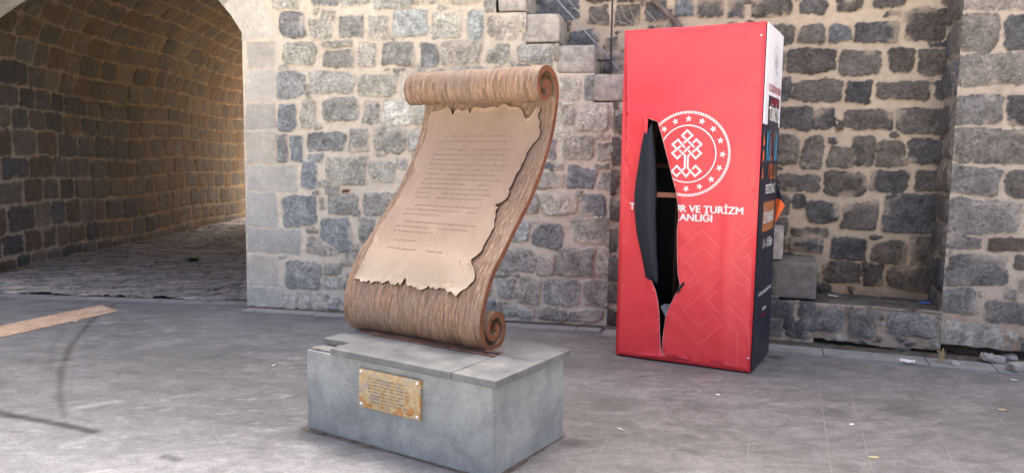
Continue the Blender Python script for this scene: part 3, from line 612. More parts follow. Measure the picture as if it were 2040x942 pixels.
# ---------------------------------------------------------------- pedestal
PB = np.array([-.085, 3.602, 0]); PY = math.radians(32.483); PL = np.array([-math.cos(PY), math.sin(PY), 0]); PD = np.array([math.sin(PY), math.cos(PY), 0]); ZV = np.array([0, 0, 1.])
# local frame of pedestal and scroll: x = -L (towards the near right corner is 0), y = D
def ldz(l, d, z): return np.array([-l, d, z])       # local to an Empty at PB rotated by -PY
def px_front(x, y, d=0.):
    P = on_plane(x, y, PB+PD*d, PD)-PB; return P @ PL, P[2]
ped = empty('stone_pedestal', tuple(PB), -PY); tag(ped, 'grey stone block pedestal under the bronze scroll, with an overhanging cracked top slab', 'pedestal')
def build_pedestal():
    m = MB(); Wd, Dp = 1.26, .714; T = .03; z1, z2, z3 = 0, .318, .460
    def front(l0, l1, za, zb): m.rbox(ldz((l0+l1)/2, T/2, (za+zb)/2), (l1-l0-.0008, 0, 0), (0, T, 0), (0, 0, zb-za-.003), .0018, .15, .0)
    def side(l, d0, d1, za, zb): m.rbox(ldz(l, (d0+d1)/2, (za+zb)/2), (T, 0, 0), (0, d1-d0-.003, 0), (0, 0, zb-za-.003), .003, .15, .0)
    for l0, l1 in ((0, .50), (.50, Wd)): front(l0, l1, 0, z2)
    for l0, l1 in ((0, .84), (.84, 1.06), (1.06, Wd)): front(l0, l1, z2, z3)
    for l in (T/2-.0015+.0, Wd-T/2):
        side(l, T, Dp, 0, z2); side(l, T, Dp, z2, z3)
    m.box(ldz(Wd-.0022, .0022, 0), (Wd-.0044, 0, 0), (0, Dp-.0044, 0), (0, 0, z3-.006), 1)
    m.box(ldz(Wd-.01, Dp-.02, 0), (Wd-.02, 0, 0), (0, .02, 0), (0, 0, z3-.002), 0)
    m.build('body', [M_body, M_mortar], ped, False)
    def slab(l0, l1, d0, d1, s_=0, nz=.002):
        q = MB(); q.rbox(ldz((l0+l1)/2, (d0+d1)/2, .481), (l1-l0-.004, 0, 0), (0, d1-d0-.004, 0), (0, 0, .038), .004, .05, nz, s_); q.build('top_slab', M_slab, ped, False)
    # slot for the scroll at d .35-.50, l .2-1.2
    slab(.23, 1.06, -.022, .345, 1); slab(-.035, .23, -.022, .40, 2); slab(1.06, 1.275, .13, .40, 3, .002); slab(.55, 1.275, .40, .735, 4); slab(-.035, .55, .40, .735, 5)
    q = MB(); q.rbox(ldz(1.165, .062, .464), (.17, 0, 0), (0, .09, 0), (0, 0, .012), .005, .02, .005, 6, 0, 20); q.rbox(ldz(1.09, .095, .476), (.045, 0, 0), (0, .03, 0), (0, 0, .020), .006, .015, .006, 8, 0, 25); q.build('mortar_patch', M_chip, ped, True)
M_chip = plain_stone('broken_mortar', (.17, .17, .165), .3, .9, 20)
build_pedestal()
def pedestal_dirt():
    m = MB(); W_, D_ = 1.26, .714; per = [(0, D_), (0, 0), (W_, 0), (W_, D_)]; pts = []
    for (a0, b0), (a1, b1) in zip(per[:-1], per[1:]):
        for t in np.linspace(0, 1, 60, endpoint=False): pts.append((a0+(a1-a0)*t, b0+(b1-b0)*t))
    pts.append(per[-1]); G = np.zeros((len(pts), 5, 3))
    for i, (a, b_) in enumerate(pts):
        wd = .012+.035*max(0, float(fbm(np.array([i*.09]), np.array([0.]), 301)[0])+.25); c = np.array([W_/2, D_/2]); 
        ox = -1 if a < .001 else (1 if a > W_-.001 else 0); oy = -1 if b_ < .001 else (1 if b_ > D_-.001 else 0)
        for j in range(5): q = j/4; G[i, j] = ldz(a+ox*(wd*q-.004), b_+oy*(wd*q-.004), .0025+.010*(1-q)**1.5*(.6+.8*abs(float(fbm(np.array([i*.5+j]), np.array([j*.7]), 303)[0]))))
    m.grid(G); me_o = m.build('dirt', M_dirt, None, True); me_o.location = tuple(PB); me_o.rotation_euler = (0, 0, -PY); tag(me_o, 'brown dirt and moss gathered in the joint round the pedestal foot', 'dirt', kind='stuff')
pedestal_dirt()
M_plaque_t = None
def build_plaque():
    l0, zt0 = px_front(720, 730); l1, zt1 = px_front(842, 757); _, zb0 = px_front(720, 806); _, zb1 = px_front(842, 836)
    zt = (zt0+zt1)/2; zb = (zb0+zb1)/2; th = .022
    m, t, b = mat('plaque_bronze', .45, metal=.35); v = obj_vec(t); n = noise(t, v, 16, 5, .6, .8)
    n2 = noise(t, v, 45, 4, .6); c = mixc(t, rng(t, n, .56, .62), (.50, .38, .20, 1), (.46, .22, .07, 1)); c = mixc(t, rng(t, n, .50, .40, 0, .8), c, (.36, .33, .29, 1)); c = scalec(t, c, rng(t, n2, .3, .7, .75, 1.2)); t.links.new(c, b.inputs['Base Color']); bump(t, b, n2, .5, .004)
    q = MB(); q.rbox(ldz((l0+l1)/2, -th/2, (zt+zb)/2), (l0-l1, 0, 0), (0, th, 0), (0, 0, zt-zb), .003, .05, 0); pl = q.build('plaque', m, ped); tag(pl, 'weathered bronze plate with raised lettering and orange corrosion')
    # torn-page relief and letter-like strokes
    q = MB(); rr = np.random.RandomState(2); w_, h_ = abs(l0-l1), zt-zb; cx, cz = (l0+l1)/2, (zt+zb)/2
    ring = []
    for k in range(72):
        a = k*2*math.pi/72; x = max(-1, min(1, 1.25*math.cos(a)))*w_*.44; z = max(-1, min(1, 1.25*math.sin(a)))*h_*.40; ring.append((cx+x*(1+.05*rr.randn()*.6), cz+z*(1+.06*rr.randn()*.8)))
    V = [ldz(x, -th, z) for x, z in ring]+[ldz(cx+(x-cx)*.985, -th-.003, cz+(z-cz)*.98) for x, z in ring]; V.append(ldz(cx, -th-.003, cz))
    q.add(V, [(k, (k+1) % 72, 72+(k+1) % 72, 72+k) for k in range(72)]+[(72+k, 72+(k+1) % 72, 144) for k in range(72)]); q.build('relief_page', m, pl)
    q = MB()
    for row in range(8):
        z = cz+h_*(.30-row*.085); x = cx+w_*rr.uniform(.30, .38); end = cx-w_*rr.uniform(.15, .36)
        big = 1.35 if row in (0,) else 1
        while x > end:
            g = .006*big
            for _ in range(2):
                a = rr.uniform(-.5, .5)+rr.choice([0, 1.57]); c0 = np.array([x-rr.uniform(0, g), z+rr.uniform(-g*.4, g*.4)]); d = np.array([math.cos(a), math.sin(a)])*g*.6; nn = np.array([-d[1], d[0]])*.22
                q.add([ldz(p[0], y, p[1]) for y in (-th-.0025, -th-.0055) for p in (c0-d-nn, c0+d-nn, c0+d+nn, c0-d+nn)], [(4, 5, 6, 7), (0, 1, 5, 4), (1, 2, 6, 5), (2, 3, 7, 6), (3, 0, 4, 7)])
            x -= g*1.45+(g if rr.rand() < .15 else 0)
    mt, t2, b2 = mat('plaque_letters', .5, (.30, .25, .17), .3); q.build('lettering', mt, pl)
    ms, _, _ = mat('bolt_steel', .25, (.75, .75, .77), 1)
    for dx, dz in ((-1, -1), (1, -1), (1, 1), (-1, 1)):
        q = MB(); x = cx+dx*(w_/2-.017); z = cz+dz*(h_/2-.017); R0 = .0105
        V = []; F_ = []; n = 14
        for i in range(6):
            a = i/5*math.pi/2
            for k in range(n): V.append(ldz(x+R0*math.cos(a)*math.cos(k*2*math.pi/n), -th-R0*.8*math.sin(a), z+R0*math.cos(a)*math.sin(k*2*math.pi/n)))
        for i in range(5):
            for k in range(n): F_.append((i*n+k, i*n+(k+1) % n, (i+1)*n+(k+1) % n, (i+1)*n+k))
        q.add(V, F_); q.build('bolt', ms, pl, True)
build_plaque()

# ---------------------------------------------------------------- bronze scroll
CL = [(.985, 1.960), (.990, 1.985), (1.015, 1.998), (1.045, 1.985), (1.053, 1.950), (1.030, 1.915), (.990, 1.900), (.950, 1.912), (.925, 1.950), (.922, 2.000), (.950, 2.050), (1.000, 2.078), (1.060, 2.072), (1.115, 2.035), (1.143, 1.980), (1.147, 1.920), (1.130, 1.830), (1.085, 1.685), (.990, 1.505), (.852, 1.315), (.692, 1.150), (.580, 1.030),
      (.490, .940), (.420, .828), (.378, .728), (.366, .650), (.382, .575), (.425, .520), (.485, .503), (.545, .517), (.585, .560), (.592, .620), (.560, .672), (.505, .690), (.455, .668), (.432, .620), (.450, .578), (.490, .562), (.525, .585), (.522, .617), (.498, .627)]
def spline(P, n):
    P = np.array(P); Q = np.vstack([2*P[0]-P[1], P, 2*P[-1]-P[-2]]); out = []
    for i in range(len(P)-1):
        p0, p1, p2, p3 = Q[i:i+4]
        for t in np.linspace(0, 1, n, endpoint=False): out.append(.5*((2*p1)+(-p0+p2)*t+(2*p0-5*p1+4*p2-p3)*t*t+(-p0+3*p1-3*p2+p3)*t**3))
    out.append(P[-1]); out = np.array(out)
    for _ in range(6): out[1:-1] = .25*out[:-2]+.5*out[1:-1]+.25*out[2:]
    L_ = np.r_[0, np.cumsum(np.linalg.norm(np.diff(out, axis=0), axis=1))]; N = int(L_[-1]/.008); s = np.linspace(0, L_[-1], N)
    return s, np.stack([np.interp(s, L_, out[:, 0]), np.interp(s, L_, out[:, 1])], 1)
CS, CP = spline(CL, 14)
CT = np.gradient(CP, axis=0); CT /= np.linalg.norm(CT, axis=1, keepdims=True); CN = np.stack([CT[:, 1], -CT[:, 0]], 1)
def scroll_pt(l, s, off):
    """local points on the sheet at width l, arc length s, raised by off on the written side"""
    d = np.interp(s, CS, CP[:, 0])+off*np.interp(s, CS, CN[:, 0]); z = np.interp(s, CS, CP[:, 1])+off*np.interp(s, CS, CN[:, 1])
    return np.stack([-l+0*d, d, z], -1)
def scroll_mat(name, page=False):
    m, t, b = mat(name, .5, metal=.25 if not page else .15); uv = nd(t, 'ShaderNodeUVMap', uv_map='UVMap').outputs[0]
    st = nd(t, 'ShaderNodeMapping', i_Vector=uv); st.inputs['Scale'].default_value = (70, 5, 1) if not page else (25, 3, 1); s1 = noise(t, st.outputs[0], 1, 8, .76, .7)
    st2 = nd(t, 'ShaderNodeMapping', i_Vector=uv); st2.inputs['Scale'].default_value = (130, 16, 1); s2 = noise(t, st2.outputs[0], 1, 4, .7, .3)
    big = noise(t, uv, 3.2, 4, .6, .4); fine = noise(t, uv, 70, 4, .7)
    if not page:
        c = mixc(t, rng(t, s1, .36, .62), (.10, .052, .032, 1), (.375, .25, .16, 1)); c = mixc(t, rng(t, s2, .57, .68, 0, .8), c, (.66, .53, .39, 1)); c = mixc(t, rng(t, s2, .44, .35, 0, .7), c, (.055, .032, .022, 1))
        c = mixc(t, rng(t, big, .45, .62, 0, .55), c, (.21, .165, .14, 1))
        h = mth(t, 'ADD', mth(t, 'MULTIPLY', s1, 1.2), mth(t, 'MULTIPLY', s2, .8)); t.links.new(rng(t, s2, .3, .7, .58, .38), b.inputs['Roughness']); bump(t, b, h, 1., .009)
    else:
        sep = nd(t, 'ShaderNodeSeparateXYZ', i_Vector=uv).outputs[1]
        c = mixc(t, rng(t, big, .38, .62), (.335, .27, .195, 1), (.46, .39, .295, 1)); c = mixc(t, rng(t, mth(t, 'ADD', sep, mth(t, 'MULTIPLY', big, -.5)), .92, .62, 0, .75), c, (.25, .165, .115, 1))
        c = mixc(t, rng(t, s1, .58, .72, 0, .35), c, (.27, .17, .11, 1)); c = mixc(t, rng(t, fine, .6, .75, 0, .3), c, (.62, .5, .38, 1))
        vo = nd(t, 'ShaderNodeTexVoronoi', i_Vector=uv, i_Scale=4.2).outputs['Distance']; c = mixc(t, rng(t, vo, .022, .028, .9, 0), c, (.05, .03, .02, 1))
        bump(t, b, mth(t, 'ADD', mth(t, 'MULTIPLY', s1, .8), fine), .55, .004); b.inputs['Roughness'].default_value = .55
    t.links.new(c, b.inputs['Base Color']); return m
M_scr = scroll_mat('aged_bronze_grain'); M_page = scroll_mat('bronze_page', True)
M_edge = plain_stone('bronze_edge', (.165, .068, .034), .3, .5, 14, 0, .004); M_edge.node_tree.nodes['Principled BSDF'].inputs['Metallic'].default_value = .3
LR, LLF, TH = .318, 1.322, .034
PAGE_T0 = float(CS[np.argmin(np.abs(CP[:, 0]-1.128)+np.abs(CP[:, 1]-1.83))])
PAGE_T1 = float(CS[np.argmin(np.abs(CP[:, 0]-.388)+np.abs(CP[:, 1]-.76))])
scr = empty('scroll_sculpture', tuple(PB), -PY); tag(scr, 'large bronze scroll with curled ends and an engraved ragged page on the grey pedestal', 'sculpture')
def uvgrid(me, uvs):
    lay = me.uv_layers.new(name='UVMap'); vi = np.zeros(len(me.loops), np.int32); me.loops.foreach_get('vertex_index', vi); lay.data.foreach_set('uv', np.asarray(uvs, np.float32)[vi].ravel())
M_shim = plain_stone('slot_rust', (.12, .06, .042), .4, .7, 18, 0, .008)
M_rim = plain_stone('dark_patina', (.045, .03, .024), .3, .6, 20)
def build_scroll():
    l = np.linspace(LR, LLF, 190); s = CS; LLg, SSg = np.meshgrid(l, s, indexing='ij'); V = []; UV = []
    taper = 1+0*SSg
    for side, sd_ in ((1, 1), (-1, 5)):
        r = .0030*fbm(LLg*55, SSg*3, 100+sd_, 4)+.0016*fbm(LLg*150, SSg*9, 110+sd_, 3)
        r = r*sstep(0, .01, np.minimum(LLg-LR, LLF-LLg)); off = side*(TH/2)+side*r
        V.append(scroll_pt(LLg, SSg, off)); UV.append(np.stack([LLg+(0 if side > 0 else 3), SSg], -1))
    n, m_ = LLg.shape; m = MB(); m.grid(V[0]); m.grid(V[1], 0, True); i = np.arange(n*m_).reshape(n, m_); F_ = []
    o2 = n*m_
    # end caps (rims) get their own vertices
    vs_, fs_ = [], []
    def rim(A, B, flip):
        k = len(A); v = np.concatenate([A, B]); f = [(a, a+1, k+a+1, k+a) for a in range(k-1)]
        if flip: f = [q[::-1] for q in f]
        m.add(v, f, 1)
    rim(V[0][0], V[1][0], False); rim(V[0][-1], V[1][-1], True); rim(V[0][:, 0], V[1][:, 0], True); rim(V[0][:, -1], V[1][:, -1], False)
    me = m.mesh('sheet'); uv = np.concatenate([UV[0].reshape(-1, 2), UV[1].reshape(-1, 2), np.zeros((m.n-2*o2, 2))]); uvgrid(me, uv)
    o = link('sheet', me, [M_scr, M_edge], scr, True)
    # the raised page with ragged rim
    n, m_ = 150, 240; u = np.linspace(0, 1, n); v = np.linspace(0, 1, m_); U_, V_ = np.meshgrid(u, v, indexing='ij')
    rag = lambda x, sd_, a, f: a*fbm(x*f, x*0, sd_, 5)
    def notch(x, c, w_, d): return d*np.exp(-((x-c)/w_)**2)
    Rl = LR+.085+.06*sstep(.1, .5, v)-.0*v+rag(v, 120, .05, 9)+notch(v, .53, .012, .035)-notch(v, .93, .05, .055)+notch(v, .84, .02, .03)
    Ll = LLF-.055-.03*sstep(.5, 1, v)+rag(v, 130, .04, 11)
    Tp = PAGE_T0-.03+rag(u, 140, .04, 12)+notch(u, .62, .012, .035)+notch(u, .78, .02, .04)+notch(u, .10, .05, .07); Bt = PAGE_T1-.055+rag(u, 150, .035, 9)+rag(u, 155, .02, 34)-notch(u, .5, .02, .03)-notch(u, .27, .015, .02)+notch(u, .12, .07, .02)
    wr = lambda x: x
    LG = Rl[None, :]*(1-U_)+Ll[None, :]*U_+(0); SG = Tp[:, None]*(1-V_)+Bt[:, None]*V_
    edge = np.minimum.reduce([(LG-Rl[None, :]), (Ll[None, :]-LG), (SG-Tp[:, None]), (Bt[:, None]-SG)]); curl = sstep(.03, 0, edge)
    lift = TH/2+.012+.009*curl*(.5+.7*fbm(LG*16, SG*16, 160))+.0022*fbm(LG*9, SG*5, 161)+.0015*fbm(LG*60, SG*12, 163)
    top = scroll_pt(LG, SG, lift); bot = scroll_pt(LG, SG, TH/2-.004+0*lift)
    m = MB(); m.grid(top)
    def rim2(A, B, flip):
        k = len(A); f = [(a, a+1, k+a+1, k+a) for a in range(k-1)]; m.add(np.concatenate([A, B]), [q[::-1] for q in f] if flip else f, 1)
    rim2(top[0], bot[0], False); rim2(top[-1], bot[-1], True); rim2(top[:, 0], bot[:, 0], True); rim2(top[:, -1], bot[:, -1], False)
    me = m.mesh('page'); uv = np.concatenate([np.stack([LG, SG-CS[0]-.9], -1).reshape(-1, 2), np.zeros((m.n-n*m_, 2))]); uvgrid(me, uv); pg = link('page', me, [M_page, M_rim], scr, True)
    tag(pg, 'tan engraved page with ragged dark-edged rim')
    # engraved lines: tiny strokes following the sheet, illegible like in the photo
    rr = np.random.RandomState(12); q = MB(); s0 = PAGE_T0+.17; rows = [0, 1, 2.6, 3.6, 4.6, 5.6, 6.6, 7.6, 8.6, 9.6, 10.6, 11.6, 12.6, 14.4, 15.4, 16.4, 18.0, 19.0, 20.0, 21.8, 23.6, 25.4]
    for ri, rw in enumerate(rows):
        s = s0+rw*.0375; l_ = LLF-.17-rr.uniform(0, .015)-(.05 if ri in (0, 13, 16) else 0); end = LR+.24+rr.uniform(0, .06)
        if ri in (15, 18): end = l_-.3
        if ri in (19,): l_ -= .05; end = l_-.16
        if ri in (20,): l_ -= .03; end = l_-.42
        if ri == 21: continue
        while l_ > end:
            wlen = rr.randint(2, 9)
            for k in range(wlen):
                for _ in range(2):
                    a = rr.choice([0, 1.35, 1.57, 1.8])+rr.uniform(-.3, .3); g = .0042+(.0015 if rr.rand() < .15 else 0)
                    c = np.array([l_-rr.uniform(0, .006), s+rr.uniform(-.003, .003)]); d = np.array([math.cos(a), math.sin(a)])*g; nn = np.array([-d[1], d[0]])*.24
                    pts = [c-d-nn, c+d-nn, c+d+nn, c-d+nn]; 
                    lf = TH/2+.012+.0022*fbm(np.array([c[0]*9]), np.array([c[1]*5]), 161)[0]+.0015*fbm(np.array([c[0]*60]), np.array([c[1]*12]), 163)[0]
                    P = [scroll_pt(np.array(p[0]), np.array(p[1]), lf+e) for e in (-.002, .0022) for p in pts]
                    q.add(P, [(4, 5, 6, 7), (0, 1, 5, 4), (1, 2, 6, 5), (2, 3, 7, 6), (3, 0, 4, 7)])
                l_ -= .0095
                if l_ < end: break
            l_ -= .008+(rr.uniform(.02, .08) if rr.rand() < .06 else 0)
    ml, _, _ = mat('engraved_line', .6, (.30, .235, .165), .2); q.build('engraved_lines', ml, pg)
    # rough bronze shims in the slot
    q = MB(); 
    for k, (d0, z, w_) in enumerate(((.372, .497, .03), (.40, .503, .018), (.445, .494, .05), (.35, .499, .012))): q.rbox(ldz(.72-.02*k, d0, z), (.99-.05*k, .05*(k % 2)-.02, 0), (0, w_, 0), (0, 0, .016), .004, .02, .006, k+60, 0, 20)
    q.box(ldz(1.2, .352, .463), (.985, 0, 0), (0, .14, 0), (0, 0, .018), 1)
    q.build('slot_shim', [M_shim, M_dirt], scr, True)
build_scroll()

# ---------------------------------------------------------------- red booth
BB = np.array([1.766, 5.556, 0]); BY = math.radians(27.612); BW = np.array([math.cos(BY), -math.sin(BY), 0]); BD = np.array([math.sin(BY), math.cos(BY), 0]); BWD, BDP, BH = 1.043, .749, 2.528
booth = empty('booth', tuple(BB), -BY); tag(booth, 'tall red fabric booth with a long torn gash and a navy and white side', 'booth')
# local: x = along front (0 at the near right corner, -BWD at the left), y = depth, z up
def pf(x, y, dep=0.): P = on_plane(x, y, BB+BD*dep, BD)-BB; return np.array([P @ BW, P[2]])
def psd(x, y): P = on_plane(x, y, BB, BW)-BB; return np.array([P @ BD, P[2]])
def fabric(name, col, rough=.55, var=.06, bumps=.3, spec=.35):
    m, t, b = mat(name, rough, col, spec=spec); v = obj_vec(t); n = noise(t, v, 2.2, 3, .5, .2); f = noise(t, v, 300, 2, .5)
    t.links.new(scalec(t, mixc(t, 0., (*col, 1), (*col, 1)), rng(t, n, .3, .7, 1-var, 1+var)), b.inputs['Base Color']); bump(t, b, mth(t, 'ADD', mth(t, 'MULTIPLY', n, 1.), mth(t, 'MULTIPLY', f, .02)), bumps, .03); return m
M_red = fabric('red_vinyl', (.80, .050, .062), .40, .05, .35, .6); M_white = fabric('white_vinyl', (.78, .80, .86), .5, .02); M_navy = fabric('navy_vinyl', (.018, .022, .040), .42, .1, .3)
M_black = fabric('black_lining', (.014, .015, .020), .75); M_flap = fabric('flap_backing', (.010, .014, .024), .55, .15); M_org = fabric('orange_vinyl', (.85, .16, .04), .5)
M_ink, _, _ = mat('white_print', .5, (.84, .82, .82)); M_faint, _, _ = mat('light_red_print', .45, (.86, .15, .16)); M_cut, _, _ = mat('cut_edge', .6, (.8, .45, .42))
M_blue, _, _ = mat('blue_print', .5, (.10, .36, .58)); M_rust, _, _ = mat('brick_print', .5, (.33, .075, .04)); M_gold, _, _ = mat('gold_print', .5, (.60, .30, .06)); M_brown, _, _ = mat('brown_print', .5, (.38, .14, .05)); M_dred, _, _ = mat('dark_red_print', .5, (.45, .02, .05)); M_char, _, _ = mat('charcoal_print', .5, (.035, .035, .05)); M_gray, _, _ = mat('grey_print', .5, (.45, .47, .52))
M_wood, tW, bW = mat('raw_timber', .7, (.30, .12, .07)); tW.links.new(mixc(tW, rng(tW, noise(tW, obj_vec(tW, (3, 40, 40)), 1, 4), .35, .65), (.22, .085, .05, 1), (.36, .16, .10, 1)), bW.inputs['Base Color'])
HOLE = [(1287, 239), (1293, 236), (1302, 240), (1310, 241), (1313, 247), (1319, 268), (1326, 293), (1333, 322), (1341, 352), (1348, 380), (1352, 402), (1353.5, 430), (1351, 460), (1350, 490), (1351.5, 520), (1352, 545), (1357, 566), (1350, 580), (1342, 597), (1334, 612), (1328, 630), (1324, 655), (1321.5, 680), (1321, 695), (1324, 703), (1326, 708),
        (1321, 703), (1317, 690), (1315.5, 660), (1315, 630), (1313, 600), (1307, 577), (1299, 556), (1304, 540), (1305, 500), (1303, 450), (1302, 400), (1298, 350), (1294, 300), (1290, 262)]
HL = [tuple(pf(*p)) for p in HOLE]
def front_bulge(x, z):
    """how far the slack fabric stands out towards the street"""
    return .010*np.sin(np.pi*np.clip(-x/BWD, 0, 1))*np.sin(np.pi*np.clip(z/BH, 0, 1))+.004*fbm(x*5, z*1.6, 201)+.008*np.exp(-((x+.20+.012*np.sin(z*3))/.03)**2)*sstep(2.3, 1.0, z)+.004*np.exp(-((x+.62+.02*np.sin(z*2))/.04)**2)*sstep(1.0, .4, z)+.0045*fbm(x*9+z*4, z*3.2-x*3, 207, 3)
def cut_sheet(name, outer, hole, mats, parent, off, step=.035, th=.0):
    pts = [Vector(p) for p in outer]; e = [(i, (i+1) % len(outer)) for i in range(len(outer))]; n0 = len(pts)
    if hole: pts += [Vector(p) for p in hole]; e += [(n0+i, n0+(i+1) % len(hole)) for i in range(len(hole))]
    x0, x1 = min(p[0] for p in outer), max(p[0] for p in outer); z0, z1 = min(p[1] for p in outer), max(p[1] for p in outer)
    hs = np.array(hole) if hole else None
    for x in np.arange(x0+step, x1-step*.5, step):
        for z in np.arange(z0+step, z1-step*.5, step):
            if hole is None or np.min(np.hypot(hs[:, 0]-x, hs[:, 1]-z)) > step*.4: pts.append(Vector((x, z)))
    V, E_, F_, *_ = delaunay_2d_cdt(pts, e, [], 0, 1e-5)
    def inside(x, z, P):
        r = False; j = len(P)-1
        for i in range(len(P)):
            if (P[i][1] > z) != (P[j][1] > z) and x < (P[j][0]-P[i][0])*(z-P[i][1])/(P[j][1]-P[i][1])+P[i][0]: r = not r
            j = i
        return r
    F2 = []
    for f in F_:
        cx = sum(V[i][0] for i in f)/len(f); cz = sum(V[i][1] for i in f)/len(f)
        if inside(cx, cz, outer) and not (hole and inside(cx, cz, hole)): F2.append(f)
    v = [(p[0], off(p[0], p[1]), p[1]) for p in V]; me = bpy.data.meshes.new(name); me.from_pydata(v, [], F2)
    b = bmesh.new(); b.from_mesh(me); bmesh.ops.delete(b, geom=[q for q in b.verts if not q.link_faces], context='VERTS'); b.to_mesh(me); b.free(); me.update()
    o = link(name, me, mats, parent, True); return o
def pull(x, z):
    """puckers at the lower end of the gash and along its rims"""
    tip = np.array(HL[25]); d = math.hypot(x-tip[0], z-tip[1]); a = math.atan2(z-tip[1], x-tip[0]); p = .007*math.exp(-(d/.10)**2)*math.cos(a*4)
    hd = min(math.hypot(x-q[0], z-q[1]) for q in HL[::2]); p += .012*math.exp(-(hd/.07)**2)
    c = math.hypot((x+BWD)/.12, (z-1.85)/.25); p += .006*math.exp(-c*c)*math.sin(z*70-x*30); return p
FO = lambda x, z: -float(front_bulge(np.array(x), np.array(z)))-pull(x, z)-.004
fp = cut_sheet('front_panel', [(-BWD, .012), (0, .012), (0, BH), (-BWD, BH)], HL, M_red, booth, FO)
sm = fp.modifiers.new('thick', 'SOLIDIFY'); sm.thickness = .0025; sm.offset = 1
tag(fp, 'red front with white emblem and lettering and a long torn gash')
lin = cut_sheet('lining', [(-BWD+.01, .02), (-.01, .02), (-.01, BH-.01), (-BWD+.01, BH-.01)], [(x, z) for x, z in HL], M_black, booth, lambda x, z: FO(x, z)+.006)
def quad_sheet(name, fn, mats, parent, nu=20, nv=60):
    U_, V_ = np.meshgrid(np.linspace(0, 1, nu), np.linspace(0, 1, nv), indexing='ij'); m = MB(); m.grid(fn(U_, V_)); return m.build(name, mats, parent, True)
ZS = float(psd(1520, 247)[1])
SB = lambda d, z: .006*np.sin(np.pi*np.clip(d/BDP, 0, 1))+.0025*fbm(d*6, z*1.5, 205)
def side_panel():
    U_ = lambda d0, d1, z0, z1: (lambda u, v: np.stack([SB(d0+(d1-d0)*u, z0+(z1-z0)*v)+.004, d0+(d1-d0)*u, z0+(z1-z0)*v], -1))
    lower = quad_sheet('side_panel', U_(0, BDP, .012, ZS), M_navy, booth); upper = quad_sheet('side_panel', U_(0, BDP, ZS, BH), M_white, booth)
    tag(lower, 'navy lower half of the side with festival lettering'); tag(upper, 'white upper half of the side')
    # left, back, top and black interior
    m = MB(); m.box((-BWD, 0, .012), (.004, 0, 0), (0, BDP, 0), (0, 0, BH-.012)); m.box((-BWD, BDP-.004, .012), (BWD, 0, 0), (0, .004, 0), (0, 0, BH-.012)); m.box((-BWD, 0, BH-.004), (BWD, 0, 0), (0, BDP, 0), (0, 0, .004)); m.build('outer_cover', M_red, booth)
    m = MB(); e = .012; m.box((-BWD+e, 0.015, .02), (.003, 0, 0), (0, BDP-.03, 0), (0, 0, BH-.04)); m.box((-e, 0.012, .02), (.003, 0, 0), (0, BDP-.03, 0), (0, 0, BH-.04)); m.box((-BWD+e, BDP-.015, .02), (BWD-2*e, 0, 0), (0, .003, 0), (0, 0, BH-.04)); m.box((-BWD+e, .012, BH-.02), (BWD-2*e, 0, 0), (0, BDP-.03, 0), (0, 0, .003)); m.box((-BWD+e, .012, .01), (BWD-2*e, 0, 0), (0, BDP-.03, 0), (0, 0, .004)); m.build('inner_cover', M_black, booth)
    # timber frame
    fr = []
    for x in (-BWD+.02, -.06):
        for y in (.018, BDP-.06): fr.append(((x, y, .01), (.04, 0, 0), (0, .04, 0), (0, 0, BH-.03)))
    zb = float(pf(1322, 388, .05)[1]); zc = float(pf(1310, 335, .65)[1])
    for f_ in fr: q = MB(); q.box(*f_); q.build('frame_post', M_dwood, booth)
    q = MB(); q.box((-BWD+.06, .02, zb-.018), (BWD-.12, 0, 0), (0, .04, 0), (0, 0, .036)); q.build('frame_rail', M_wood, booth)
    q = MB(); q.box((-BWD+.06, BDP-.06, zc), (BWD-.12, 0, 0), (0, .04, 0), (0, 0, .04)); q.build('frame_rail', M_dwood, booth)
    q = MB(); q.box((-.80, BDP-.06, .02), (.03, 0, 0), (0, .03, 0), (0, 0, 2.4)); q.build('frame_post', M_dwood, booth)
    return lower, upper
M_dwood, _, _ = mat('dark_timber', .8, (.13, .07, .05))
side_lo, side_up = side_panel()
